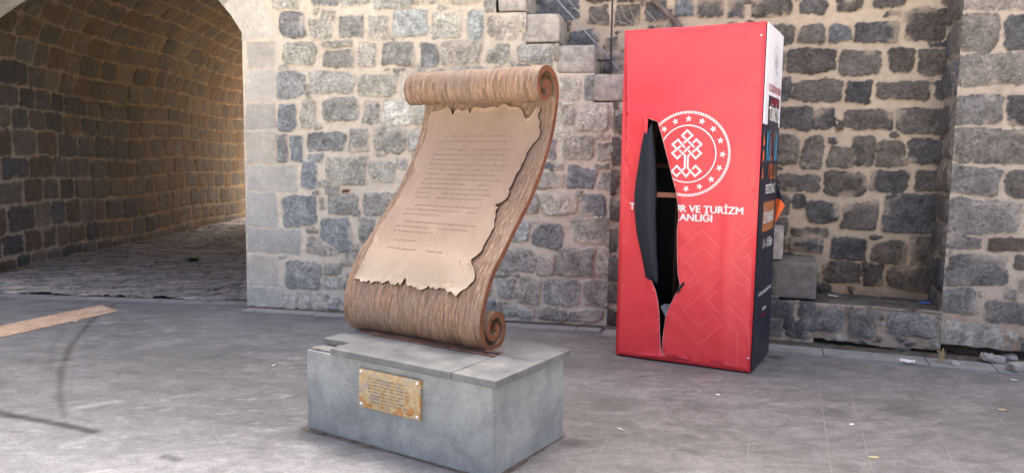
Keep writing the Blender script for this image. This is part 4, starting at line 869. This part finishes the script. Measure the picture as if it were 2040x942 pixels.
# flap folded out over the left rim of the gash
def build_flap():
    left = [(1292, 262), (1286, 266), (1281, 290), (1278, 315), (1272, 350), (1268, 385), (1268, 420), (1272, 460), (1279, 495), (1286, 530), (1289, 552), (1297, 557)]
    right = [(1300, 244), (1303, 270), (1306, 300), (1309, 340), (1310, 375), (1309, 405), (1309, 440), (1310, 470), (1310, 500), (1312, 525), (1313, 545), (1312, 565)]
    n = 40; t = np.linspace(0, 1, len(left)); tt = np.linspace(0, 1, n); A = np.array([pf(*p) for p in left]); B = np.array([pf(*p) for p in right])
    A = np.stack([np.interp(tt, t, A[:, 0]), np.interp(tt, t, A[:, 1])], 1); B = np.stack([np.interp(tt, t, B[:, 0]), np.interp(tt, t, B[:, 1])], 1); u = np.linspace(0, 1, 14)
    W = np.zeros((n, 14, 3))
    for i in range(n):
        env = math.sin(math.pi*min(1, max(0, i/(n-1))))**.6
        for j, q in enumerate(u):
            p = A[i]*(1-q)+B[i]*q; out = env*(.030*math.sin(math.pi*(.15+.75*q))+.010)+.002*math.sin(i*.8+q*4)
            W[i, j] = (p[0], -.014-.010-out+.10*max(0, q-.75)*env, p[1])
    m = MB(); m.grid(W); o = m.build('torn_flap', M_flap, booth, True); s_ = o.modifiers.new('thick', 'SOLIDIFY'); s_.thickness = .003
    # little red curl at the top, grey scrap deeper down, dark tab at the right rim
    q = MB(); P = [pf(*p) for p in ((1286, 226), (1288.5, 238), (1289, 262), (1292, 268), (1294, 240), (1291, 232))]; q.add([(p[0], -.045+.01*k/6, p[1]) for k, p in enumerate(P)]+[(p[0], -.041+.01*k/6, p[1]) for k, p in enumerate(P)], [tuple(range(6)), tuple(range(11, 5, -1))]); q.build('torn_flap', M_red, booth)
    q = MB(); P = [pf(*p) for p in ((1350, 578), (1358, 566), (1364, 560), (1366, 565), (1361, 571), (1352, 584))]; q.add([(p[0], -.030, p[1]) for p in P]+[(p[0], -.020, p[1]) for p in P], [tuple(range(6)), tuple(range(11, 5, -1))]+[(k, (k+1) % 6, 6+(k+1) % 6, 6+k) for k in range(6)]); q.build('torn_flap', M_flap, booth)
    q = MB(); P = [pf(*p, .10) for p in ((1316, 610), (1322, 606), (1336, 606), (1330, 622), (1325, 630))]; q.add([(p[0], .10+.02*(k % 2), p[1]) for k, p in enumerate(P)]+[(p[0], .106+.02*(k % 2), p[1]) for k, p in enumerate(P)], [tuple(range(5)), tuple(range(9, 4, -1))]); q.build('torn_flap', M_gray, booth)
    # pale cut edge line along the gash
    q = MB(); L_ = [(x, FO(x, z)-.003, z) for x, z in HL]; q.tube(L_+[L_[0]], .0016, 5, 0, False); q.build('cut_edge', M_cut, booth)
    # orange flap behind the far edge of the side
    a = psd(1547, 364); m = MB(); zz = [a[1], a[1]-.18, a[1]-.26, a[1]-.46]; d = BDP
    z_ = a[1]; P0 = (.004, d, z_); P1 = (.072, d+.02, 1.205); P2 = (.004, d, 1.06); Pm = (.045, d-.02, 1.25)
    m.add([P0, P1, Pm, (.006, d+.003, 1.26)], [(0, 1, 2), (0, 2, 3)], 1); m.add([Pm, P1, P2, (.006, d+.003, 1.26)], [(0, 1, 2), (0, 2, 3)], 0); o = m.build('torn_flap', [M_org, M_navy], booth); s_ = o.modifiers.new('thick', 'SOLIDIFY'); s_.thickness = .003
build_flap()
def poly_plate(name, polys, place, mt, parent, close=True):
    """flat prints: polygons in panel coordinates placed by place(a,b)->xyz"""
    m = MB()
    for P in polys:
        P = [np.array(p, float) for p in P]; m.add([place(p[0], p[1]) for p in P], [tuple(range(len(P)))])
    return m.build(name, mt, parent)
def band(pts, w_, closed=False):
    """polyline -> list of quads with mitred corners"""
    P = [np.array(p, float) for p in pts]; n = len(P); out = []; L_ = []; R_ = []
    for i in range(n):
        a = P[i-1] if (i > 0 or closed) else None; b_ = P[(i+1) % n] if (i < n-1 or closed) else None
        d1 = (P[i]-a)/np.linalg.norm(P[i]-a) if a is not None else None; d2 = (b_-P[i])/np.linalg.norm(b_-P[i]) if b_ is not None else None
        if d1 is None: d1 = d2
        if d2 is None: d2 = d1
        t = d1+d2; t /= np.linalg.norm(t); nn = np.array([-t[1], t[0]]); k = w_/2/max(.35, abs(nn @ np.array([-d1[1], d1[0]]))); L_.append(P[i]+nn*k); R_.append(P[i]-nn*k)
    r = range(n if closed else n-1)
    return [(L_[i], R_[i], R_[(i+1) % n], L_[(i+1) % n]) for i in r]
def clip_hole(polys):
    """cut polygons back to the cloth: drop what lies inside the gash"""
    out = []
    cx = [(z, x) for x, z in HL[4:17]]; cx.sort(); zs = [c[0] for c in cx]; xs = [c[1] for c in cx]
    xr = lambda z: float(np.interp(z, zs, xs))+.004
    for P in polys:
        Q = []; n = len(P)
        ins = [p[0] >= xr(p[1]) for p in P]
        if all(ins): out.append(P); continue
        if not any(ins): continue
        for i in range(n):
            a, b_ = np.array(P[i], float), np.array(P[(i+1) % n], float)
            if ins[i]: Q.append(a)
            if ins[i] != ins[(i+1) % n]:
                t = .5; lo, hi = 0, 1
                for _ in range(18):
                    t = (lo+hi)/2; c = a+(b_-a)*t
                    if (c[0] >= xr(c[1])) == ins[i]: lo = t
                    else: hi = t
                Q.append(a+(b_-a)*t)
        if len(Q) > 2: out.append(Q)
    return out
FP = lambda a, b_, e=.0045: (a, FO(a, b_)-e, b_)
def build_emblem():
    polys = []; cx, cz = pf(1370.7, 306.9); ri = .208; ro = .313
    ring = [(cx+ri*math.cos(a), cz+ri*1.355*0+cz*0+ri*math.sin(a)) for a in np.linspace(0, 2*math.pi, 97)[:-1]]
    ri = (pf(1427.2, 307)[0]-cx); rv = (pf(1371, 250)[1]-pf(1371, 363)[1])/2; ro = pf(1454, 307)[0]-cx; rov = (pf(1371, 224)[1]-pf(1371, 389)[1])/2
    N = 120; polys += band([(cx+ri*math.cos(a), cz+rv*math.sin(a)) for a in np.linspace(0, 2*math.pi, N+1)[:-1]], .009, True)
    M = 104
    for k in range(M):       # rope ring of slanted beads
        a = 2*math.pi*k/M; w_ = .013; e = np.array([cx+ro*math.cos(a), cz+rov*math.sin(a)]); tn = np.array([-math.sin(a), math.cos(a)]); rd = np.array([math.cos(a), math.sin(a)]); L_ = 2*math.pi*ro/M
        polys.append([e+rd*w_*.75+tn*L_*.05, e+rd*w_*.75+tn*L_*.75, e-rd*w_*.75+tn*L_*.30, e-rd*w_*.75-tn*L_*.42])
    for k in range(16):
        a = math.pi/2+k*2*math.pi/16; r1 = (ri+ro)/2; r2 = (rv+rov)/2; c = np.array([cx+r1*math.cos(a), cz+r2*math.sin(a)]); R0 = .0265; pts = []
        for j in range(10): b_ = math.pi/2+a-math.pi/2+j*math.pi/5; r = R0 if j % 2 == 0 else R0*.42; pts.append(c+np.array([math.cos(b_), math.sin(b_)])*r)
        for j in range(0, 10, 2): polys.append([c, pts[j-1], pts[j], pts[j+1]])
    K = [[(330, 303), (480, 175), (392, 88), (303, 176), (368, 236)], [(412, 272), (508, 375)], [(488, 300), (545, 242), (632, 325), (482, 458)], [(352, 384), (235, 245), (142, 325), (203, 388)], [(282, 350), (135, 475), (220, 565), (283, 503)], [(253, 420), (350, 515), (348, 725), (306, 760)], [(432, 497), (400, 530), (398, 725), (520, 865), (618, 780), (530, 690), (474, 746)], [(436, 357), (332, 458)], [(408, 425), (530, 565), (625, 475), (563, 416)], [(272, 803), (210, 865), (130, 780), (215, 690), (370, 870), (428, 797)]]
    for pl in K: polys += band([pf(1325+x/8.567, 250+y/8.567) for x, y in pl], .0148)
    poly_plate('emblem', clip_hole(polys), FP, M_ink, fp)
build_emblem()
# faint tone-on-tone pattern
def build_pattern():
    K = [[(0, 200), (195, 25), (495, 345), (445, 390), (200, 135), (85, 225), (160, 315), (110, 360)], [(0, 490), (275, 262), (330, 320), (75, 545), (175, 645), (265, 575), (320, 640), (175, 765), (0, 575)], [(225, 470), (290, 425), (497, 665), (497, 830)], [(225, 470), (418, 690), (418, 900)], [(525, 400), (400, 490), (455, 555), (525, 490)], [(525, 55), (408, 165), (452, 215), (525, 160)], [(390, 0), (460, 70), (530, 0)]]
    polys = []
    for pl in K: polys += band([pf(1340+x/3.25, 450+y/3.25) for x, y in pl], .0045)
    polys = [P for P in polys if all(-BWD+.01 < p[0] < -.004 and p[1] > .02 for p in P)]
    poly_plate('faint_pattern', clip_hole(polys), lambda a, b_: FP(a, b_, .0042), M_faint, fp)
build_pattern()
def text_polys(s, width, height, bold=.02, shear=0.):
    cu = bpy.data.curves.new('t', 'FONT'); cu.body = s; cu.size = 1; cu.offset = bold; cu.resolution_u = 3; cu.shear = shear; o = bpy.data.objects.new('t', cu); C.objects.link(o)
    dg = bpy.context.evaluated_depsgraph_get(); me = bpy.data.meshes.new_from_object(o.evaluated_get(dg)); bpy.data.objects.remove(o)
    v = np.array([q.co[:2] for q in me.vertices]); f = [list(p.vertices) for p in me.polygons]; x0, x1 = v[:, 0].min(), v[:, 0].max()
    cap = .729 if True else 1
    v = np.stack([(v[:, 0]-x0)/(x1-x0)*width, v[:, 1]/cap*height], 1); bpy.data.meshes.remove(me); return [[v[i] for i in p] for p in f]
def put_text(name, s, x0, x1, zbase, height, place, mt, parent, bold=.012, cut=False, shear=0.):
    P = [[p+np.array([x0, zbase]) for p in q] for q in text_polys(s, x1-x0, height, 0, shear)]
    if cut: P = clip_left(P)
    m = MB()                     # heavier strokes: the same letters three times, each a hair further out
    for k, (sx, sz) in enumerate(((0, 0), (bold*height*2.6, 0), (-bold*height*2.6, 0), (0, bold*height*1.4), (0, -bold*height*1.4)) if bold else ((0, 0),)):
        for q in P:
            V = []
            for p in q:
                c = np.array(place(p[0]+sx, p[1]+sz), float); c += (np.array([0, -1, 0]) if abs(c[1]) < .08 and parent is fp else np.array([1, 0, 0]))*k*.00022; V.append(c)
            m.add(V, [tuple(range(len(V)))])
    return m.build(name, mt, parent)
def clip_left(P):
    # letters left of the gash stay, letters over the gash are gone with the cloth
    xl = pf(1300, 420)[0]; keep = [q for q in P if max(p[0] for p in q) < xl]; rest = [q for q in P if max(p[0] for p in q) >= xl]; return keep+clip_hole(rest)
z1 = pf(1400, 425)[1]; h1 = pf(1440, 407)[1]-pf(1440, 423)[1]; x0, x1 = pf(1255.5, 410)[0], pf(1481, 418)[0]
put_text('lettering', 'T.C. KÜLTÜR VE TURİZM', x0, x1, (pf(1481, 426)[1]+pf(1257, 418)[1])/2, h1*.92, FP, M_ink, fp, .022, True)
put_text('lettering', 'BAKANLIĞI', pf(1319, 440)[0], pf(1419, 443)[0], pf(1385, 440)[1], h1*.92, FP, M_ink, fp, .022, True)
SPp = lambda a, b_, e=.002: (float(SB(np.array(a), np.array(b_)))+.004+e, a, b_)
rectp = lambda d0, d1, z0, z1: [[(d0, z0), (d1, z0), (d1, z1), (d0, z1)]]
def fine_rect(d0, d1, z0, z1, n=8): 
    D_ = np.linspace(d0, d1, n); Z_ = np.linspace(z0, z1, n); return [[(D_[i], Z_[j]), (D_[i+1], Z_[j]), (D_[i+1], Z_[j+1]), (D_[i], Z_[j+1])] for i in range(n-1) for j in range(n-1)]
def build_side_prints():
    zt = float(psd(1529, 198)[1])+.03
    poly_plate('title_block', fine_rect(.17, .66, ZS-.02, zt), SPp, M_char, side_up)
    S2 = lambda a, b_: SPp(a, b_, .004)
    put_text('title_lettering', 'TÜRKİYE', .20, .64, ZS+.035, .105, S2, M_ink, side_up, .02)
    put_text('title_lettering', 'T.C. KÜLTÜR VE TURİZM', .15, .68, 2.06, .055, S2, M_dred, side_up, .01); put_text('title_lettering', 'BAKANLIĞI', .26, .56, 1.97, .055, S2, M_dred, side_up, .01)
    # small grey emblem
    P = []; K = [[(330, 303), (480, 175), (392, 88), (303, 176), (368, 236)], [(412, 272), (508, 375)], [(488, 300), (545, 242), (632, 325), (482, 458)], [(352, 384), (235, 245), (142, 325), (203, 388)], [(282, 350), (135, 475), (220, 565), (283, 503)], [(253, 420), (350, 515), (348, 725), (306, 760)], [(432, 497), (400, 530), (398, 725), (520, 865), (618, 780), (530, 690), (474, 746)], [(436, 357), (332, 458)], [(408, 425), (530, 565), (625, 475), (563, 416)]]
    for pl in K: P += band([(.42+(x-385)/385*.10, 2.27-(y-480)/480*.10) for x, y in pl], .009)
    P += band([(.42+.135*math.cos(a), 2.27+.135*math.sin(a)) for a in np.linspace(0, 2*math.pi, 41)[:-1]], .006, True); poly_plate('small_emblem', P, S2, M_gray, side_up)
    # coloured tall letters of the title
    cols = [M_blue, M_blue, M_rust, M_rust, M_blue, M_blue]; wds = 'KÜLTÜR'
    for i, ch in enumerate(wds): put_text('art_letter', ch, .17+i*.08, .17+i*.08+.068, 1.56, .22 if ch != 'Ü' else .19, S2, cols[i], side_lo, .01)
    for i, (ch, mm) in enumerate(zip('YOLU', (M_rust, M_org, M_rust, M_gold))): put_text('art_letter', ch, .24+i*.095, .24+i*.095+.08, 1.42, .12, S2, mm, side_lo, .01)
    put_text('lettering', 'FESTİVALİ', .2, .62, 1.315, .07, S2, M_ink, side_lo, .015)
    poly_plate('city_block', fine_rect(.15, .65, 1.03, 1.25), SPp, M_brown, side_lo); put_text('city_lettering', 'DİYARBAKIR', .18, .62, 1.095, .085, S2, M_ink, side_lo, .015)
    put_text('lettering', '11 - 19 Ekim', .2, .60, .905, .075, S2, M_ink, side_lo, .012); put_text('lettering', 'kulturyolufestivalleri.com', .12, .66, .555, .035, S2, M_ink, side_lo, .004, shear=.3)
    put_text('lettering', 'Türkiye', .28, .46, .42, .03, S2, M_ink, side_lo, .01); put_text('lettering', 'Diyarbakır', .27, .48, .37, .03, S2, M_dred, side_lo, .01)
    # orange triangles beside the front edge
    o = []; z = ZS-.06
    for k in range(3): o += [[(.025, z-.09), (.085, z-.09), (.055, z-.0)]] if k != 1 else [[(.02, z-.0), (.085, z-.05), (.02, z-.10), (.04, z-.05)], [(.085, z), (.085, z-.10), (.06, z-.05)]]; z -= .12
    poly_plate('orange_motif', o, S2, M_org, side_lo)
    # bright white corner strip
    m = MB(); m.rbox((.009, .045, (ZS+BH)/2), (.006, 0, 0), (0, .085, 0), (0, 0, BH-ZS-.004), .002, .1, 0); m.build('corner_strip', M_white, booth)
build_side_prints()
def build_screws():
    for (x, y, mm) in ((1517, 71, M_gray), (1491, 713, M_gray)):
        p = pf(x, y); q = MB(); V = []; n = 12
        for i in range(4):
            a = i/3*math.pi/2
            for k in range(n): V.append((p[0]+.008*math.cos(a)*math.cos(k*2*math.pi/n), FO(p[0], p[1])-.003-.005*math.sin(a), p[1]+.008*math.cos(a)*math.sin(k*2*math.pi/n)))
        q.add(V, [(i*n+k, i*n+(k+1) % n, (i+1)*n+(k+1) % n, (i+1)*n+k) for i in range(3) for k in range(n)]); q.build('screw', M_steel, booth, True)
M_steel, _, _ = mat('steel', .3, (.72, .72, .73), 1)
build_screws()

# ---------------------------------------------------------------- stair railing with wires
def build_rail():
    M_iron, _, _ = mat('dark_iron', .5, (.05, .05, .055), .6); M_rail = plain_stone('grey_rail', (.16, .13, .12), .3, .7, 10); M_wire, _, _ = mat('wire', .5, (.36, .38, .42), .3); M_string, _, _ = mat('string', .8, (.50, .46, .40))
    root = empty('stair_railing', tuple(A0+DA*3.6)); tag(root, 'thin iron railing post with slack wires and a slanting handrail above the stone steps', 'railing'); o = np.array(root.location)
    P = lambda x, y, dep: on_plane(x, y, A0-NA*dep, NA)-o
    a = P(1217, 120, .22); q = MB(); top = P(1217.5, 0, .22); q.tube([a-[0, 0, .14], a, [a[0], a[1], 3.45]], .009, 8); q.build('post', M_iron, root)
    q = MB(); q.tube([P(1186, 121, .22), P(1217, 121, .22)], .011, 8); q.build('bracket', M_iron, root)
    q = MB(); q.tube([P(1060, -55, .22), P(1110, 0, .22), P(1150, 45, .22), P(1240, 146, .22)], .0055, 6); q.build('wire', M_wire, root)
    rr = np.random.RandomState(6)
    for pts in (((1130, 0), (1160, 34), (1185, 62), (1204, 84), (1212, 118)), ((1160, 0), (1172, 24), (1190, 50), (1203, 90)), ((1235, 12), (1247, 35), (1262, 50)), ((1220, 40), (1236, 44), (1252, 50)), ((1262, 0), (1290, 24), (1310, 46)), ((1250, 0), (1258, 22), (1266, 50)), ((1140, 16), (1156, 22), (1180, 52), (1200, 62), (1210, 106)), ((1216, 20), (1232, 30), (1240, 48))):
        q = MB(); q.tube([P(x+rr.uniform(-2, 2), y, .25+rr.uniform(0, .2)) for x, y in pts], .0022, 5); q.build('loose_wire', M_string, root)
    q = MB(); b0 = on_plane(1290, -12, A0-NA*.42, NA)-o; b1 = on_plane(1352, 50, A0-NA*.42, NA)-o; d = b1-b0; q.tube([b0-d*.6, b0, b1, b1+d*.9], .022, 8); q.build('handrail', M_rail, root)
build_rail()

# ---------------------------------------------------------------- litter and small debris
def litter():
    rr = np.random.RandomState(9)
    mp, _, _ = mat('white_paper', .7, (.75, .74, .72)); mb_, _, _ = mat('blue_wrapper', .3, (.05, .14, .5)); my, _, _ = mat('dry_leaf', .8, (.42, .36, .20)); mg, _, _ = mat('green_leaf', .7, (.04, .12, .02)); mr, _, _ = mat('red_scrap', .6, (.40, .02, .03)); mf, _, _ = mat('cigarette', .7, (.62, .48, .33)); mstraw, _, _ = mat('dry_weed', .8, (.48, .38, .20))
    def crumple(name, P, r, mt, label, cat, flat=.35, n=10, h=.0):
        q = MB(); G = np.zeros((n, n, 3))
        for i in range(n):
            for j in range(n):
                a, b_ = (i/(n-1)-.5)*2, (j/(n-1)-.5)*2; G[i, j] = (a*r*(1+.3*rr.randn()*.4), b_*r*flat*(1+.3*rr.randn()*.4)*1.2, abs(rr.randn())*r*.16+.002)
        q.grid(G); o = q.build(name, mt, None); o.location = tuple(P+np.array([0, 0, h])); o.rotation_euler = (0, 0, rr.uniform(0, 3)); s_ = o.modifiers.new('thick', 'SOLIDIFY'); s_.thickness = .0012; tag(o, label, cat); return o
    crumple('paper_scrap', on_z(1806, 720, .015), .05, mp, 'crumpled white paper scrap on the kerb slabs below the ledge', 'litter', .6)
    crumple('paper_scrap', on_z(1660, 590, LEDZ+.012), .035, mp, 'small white paper scrap lying on top of the stone ledge', 'litter', .4)
    crumple('plastic_wrapper', on_z(1842, 604, LEDZ+.012), .04, mb_, 'shiny blue wrapper on the right end of the ledge', 'litter', .5)
    crumple('paper_scrap', on_z(1430, 786), .010, mp, 'tiny white scrap on the paving in front of the booth', 'litter', .9, 5)
    crumple('paper_scrap', on_z(1697, 845), .014, mp, 'tiny pale scrap on the open paving right of the booth', 'litter', .6, 5)
    crumple('red_scrap', on_z(696, 622), .03, mr, 'dark red scrap at the wall foot left of the scroll', 'litter', .4, 6)
    for k, (x, y, lb) in enumerate(((1741, 911, 'flat yellowish leaf on the paving at the bottom, right of the booth'), (1996, 816, 'flat yellowish leaf near the right edge on the paving'))):
        q = MB(); n = 14; V = [(.028*math.cos(a)*(1+.1*math.sin(3*a)), .017*math.sin(a), .002) for a in np.linspace(0, 2*math.pi, n+1)[:-1]]+[(0, 0, .006)]; q.add(V, [(i, (i+1) % n, n) for i in range(n)]); o = q.build('fallen_leaf', my); o.location = tuple(on_z(x, y)+[0, 0, .002]); s_ = o.modifiers.new('thick', 'SOLIDIFY'); s_.thickness = .001; tag(o, lb, 'leaf', 'fallen leaves on the paving')
    for k, (x, y, lb) in enumerate(((2020, 757, 'white cigarette end on the paving at the right edge'), (1236, 855, 'cigarette end on the paving right of the pedestal'), (150, 640, 'pale cigarette end by the tactile strip'), (545, 728, 'tiny white cigarette end left of the pedestal'))):
        p = on_z(x, y, .006); a = rr.uniform(0, 3); d = np.array([math.cos(a), math.sin(a), 0]); q = MB(); q.tube([-d*.012, d*.02], .004, 8, 0); q.tube([-d*.024, -d*.012], .0042, 8, 1); o = q.build('cigarette_end', [mp, mf]); o.location = tuple(p+(0, 0, .004)); tag(o, lb, 'cigarette end', 'cigarette ends on the ground')
    # dry weed at the foot of the pier
    def tuft(name, p, n, hgt, mt, label, spread=.04, wd=.004):
        q = MB()
        for _ in range(n):
            a = rr.uniform(0, 6.3); r = rr.uniform(0, spread*.4); b0 = np.array([r*math.cos(a), r*math.sin(a), 0]); h_ = hgt*rr.uniform(.4, 1); tip = b0+[spread*math.cos(a)*rr.uniform(.5, 1.6), spread*math.sin(a)*rr.uniform(.5, 1.6), h_]; md = (b0+tip)/2+[0, 0, h_*.25]; t = np.array([-math.sin(a), math.cos(a), 0])*wd
            q.add([b0-t, b0+t, md+t, md-t, tip], [(0, 1, 2, 3), (3, 2, 4)])
        o = q.build(name, mt); o.location = tuple(p); tag(o, label, 'weed'); return o
    tuft('dry_weed', on_z(1874, 722, .01), 46, .12, mstraw, 'dry straw-coloured weed growing at the foot of the pier', .03, .0035)
    tuft('green_weed', on_z(383, 521, .01), 60, .07, mg, 'small bright green tuft on the cobbles in the passage', .12, .012)
    # loose stones at the wall foot
    pts = [(1798, 690, .08, 'flat pale stone lying in the dirt under the ledge'), (1842, 690, .055, 'small pale rounded stone in the dirt, next to the pier foot'), (1975, 712, .10, 'broad pale stone under the pier base'), (2010, 708, .07, 'angular whitish stone under the pier base near the right edge'), (1905, 718, .04, 'small grey stone in the dirt at the pier foot'), (2032, 730, .09, 'whitish stone cut by the right edge of the photo')]
    for x, y, r, lb in pts:
        q = MB(); q.rbox((0, 0, 0), (r*1.7, 0, 0), (0, r*1.0, 0), (0, 0, r*.8), r*.35, r*.25, r*.35, int(x) % 40, 0, 9/r*.1); o = q.build('loose_stone', M_loose, None, True); P = on_z(x, y, .05); o.location = (P[0], P[1], r*.35+.01); o.rotation_euler = (0, rr.uniform(-.2, .2), rr.uniform(-.7, 0)); tag(o, lb, 'stone', 'loose stones at the wall foot')
M_loose = plain_stone('loose_rubble', (.36, .34, .31), .25, .9, 12, .2, .01)
litter()
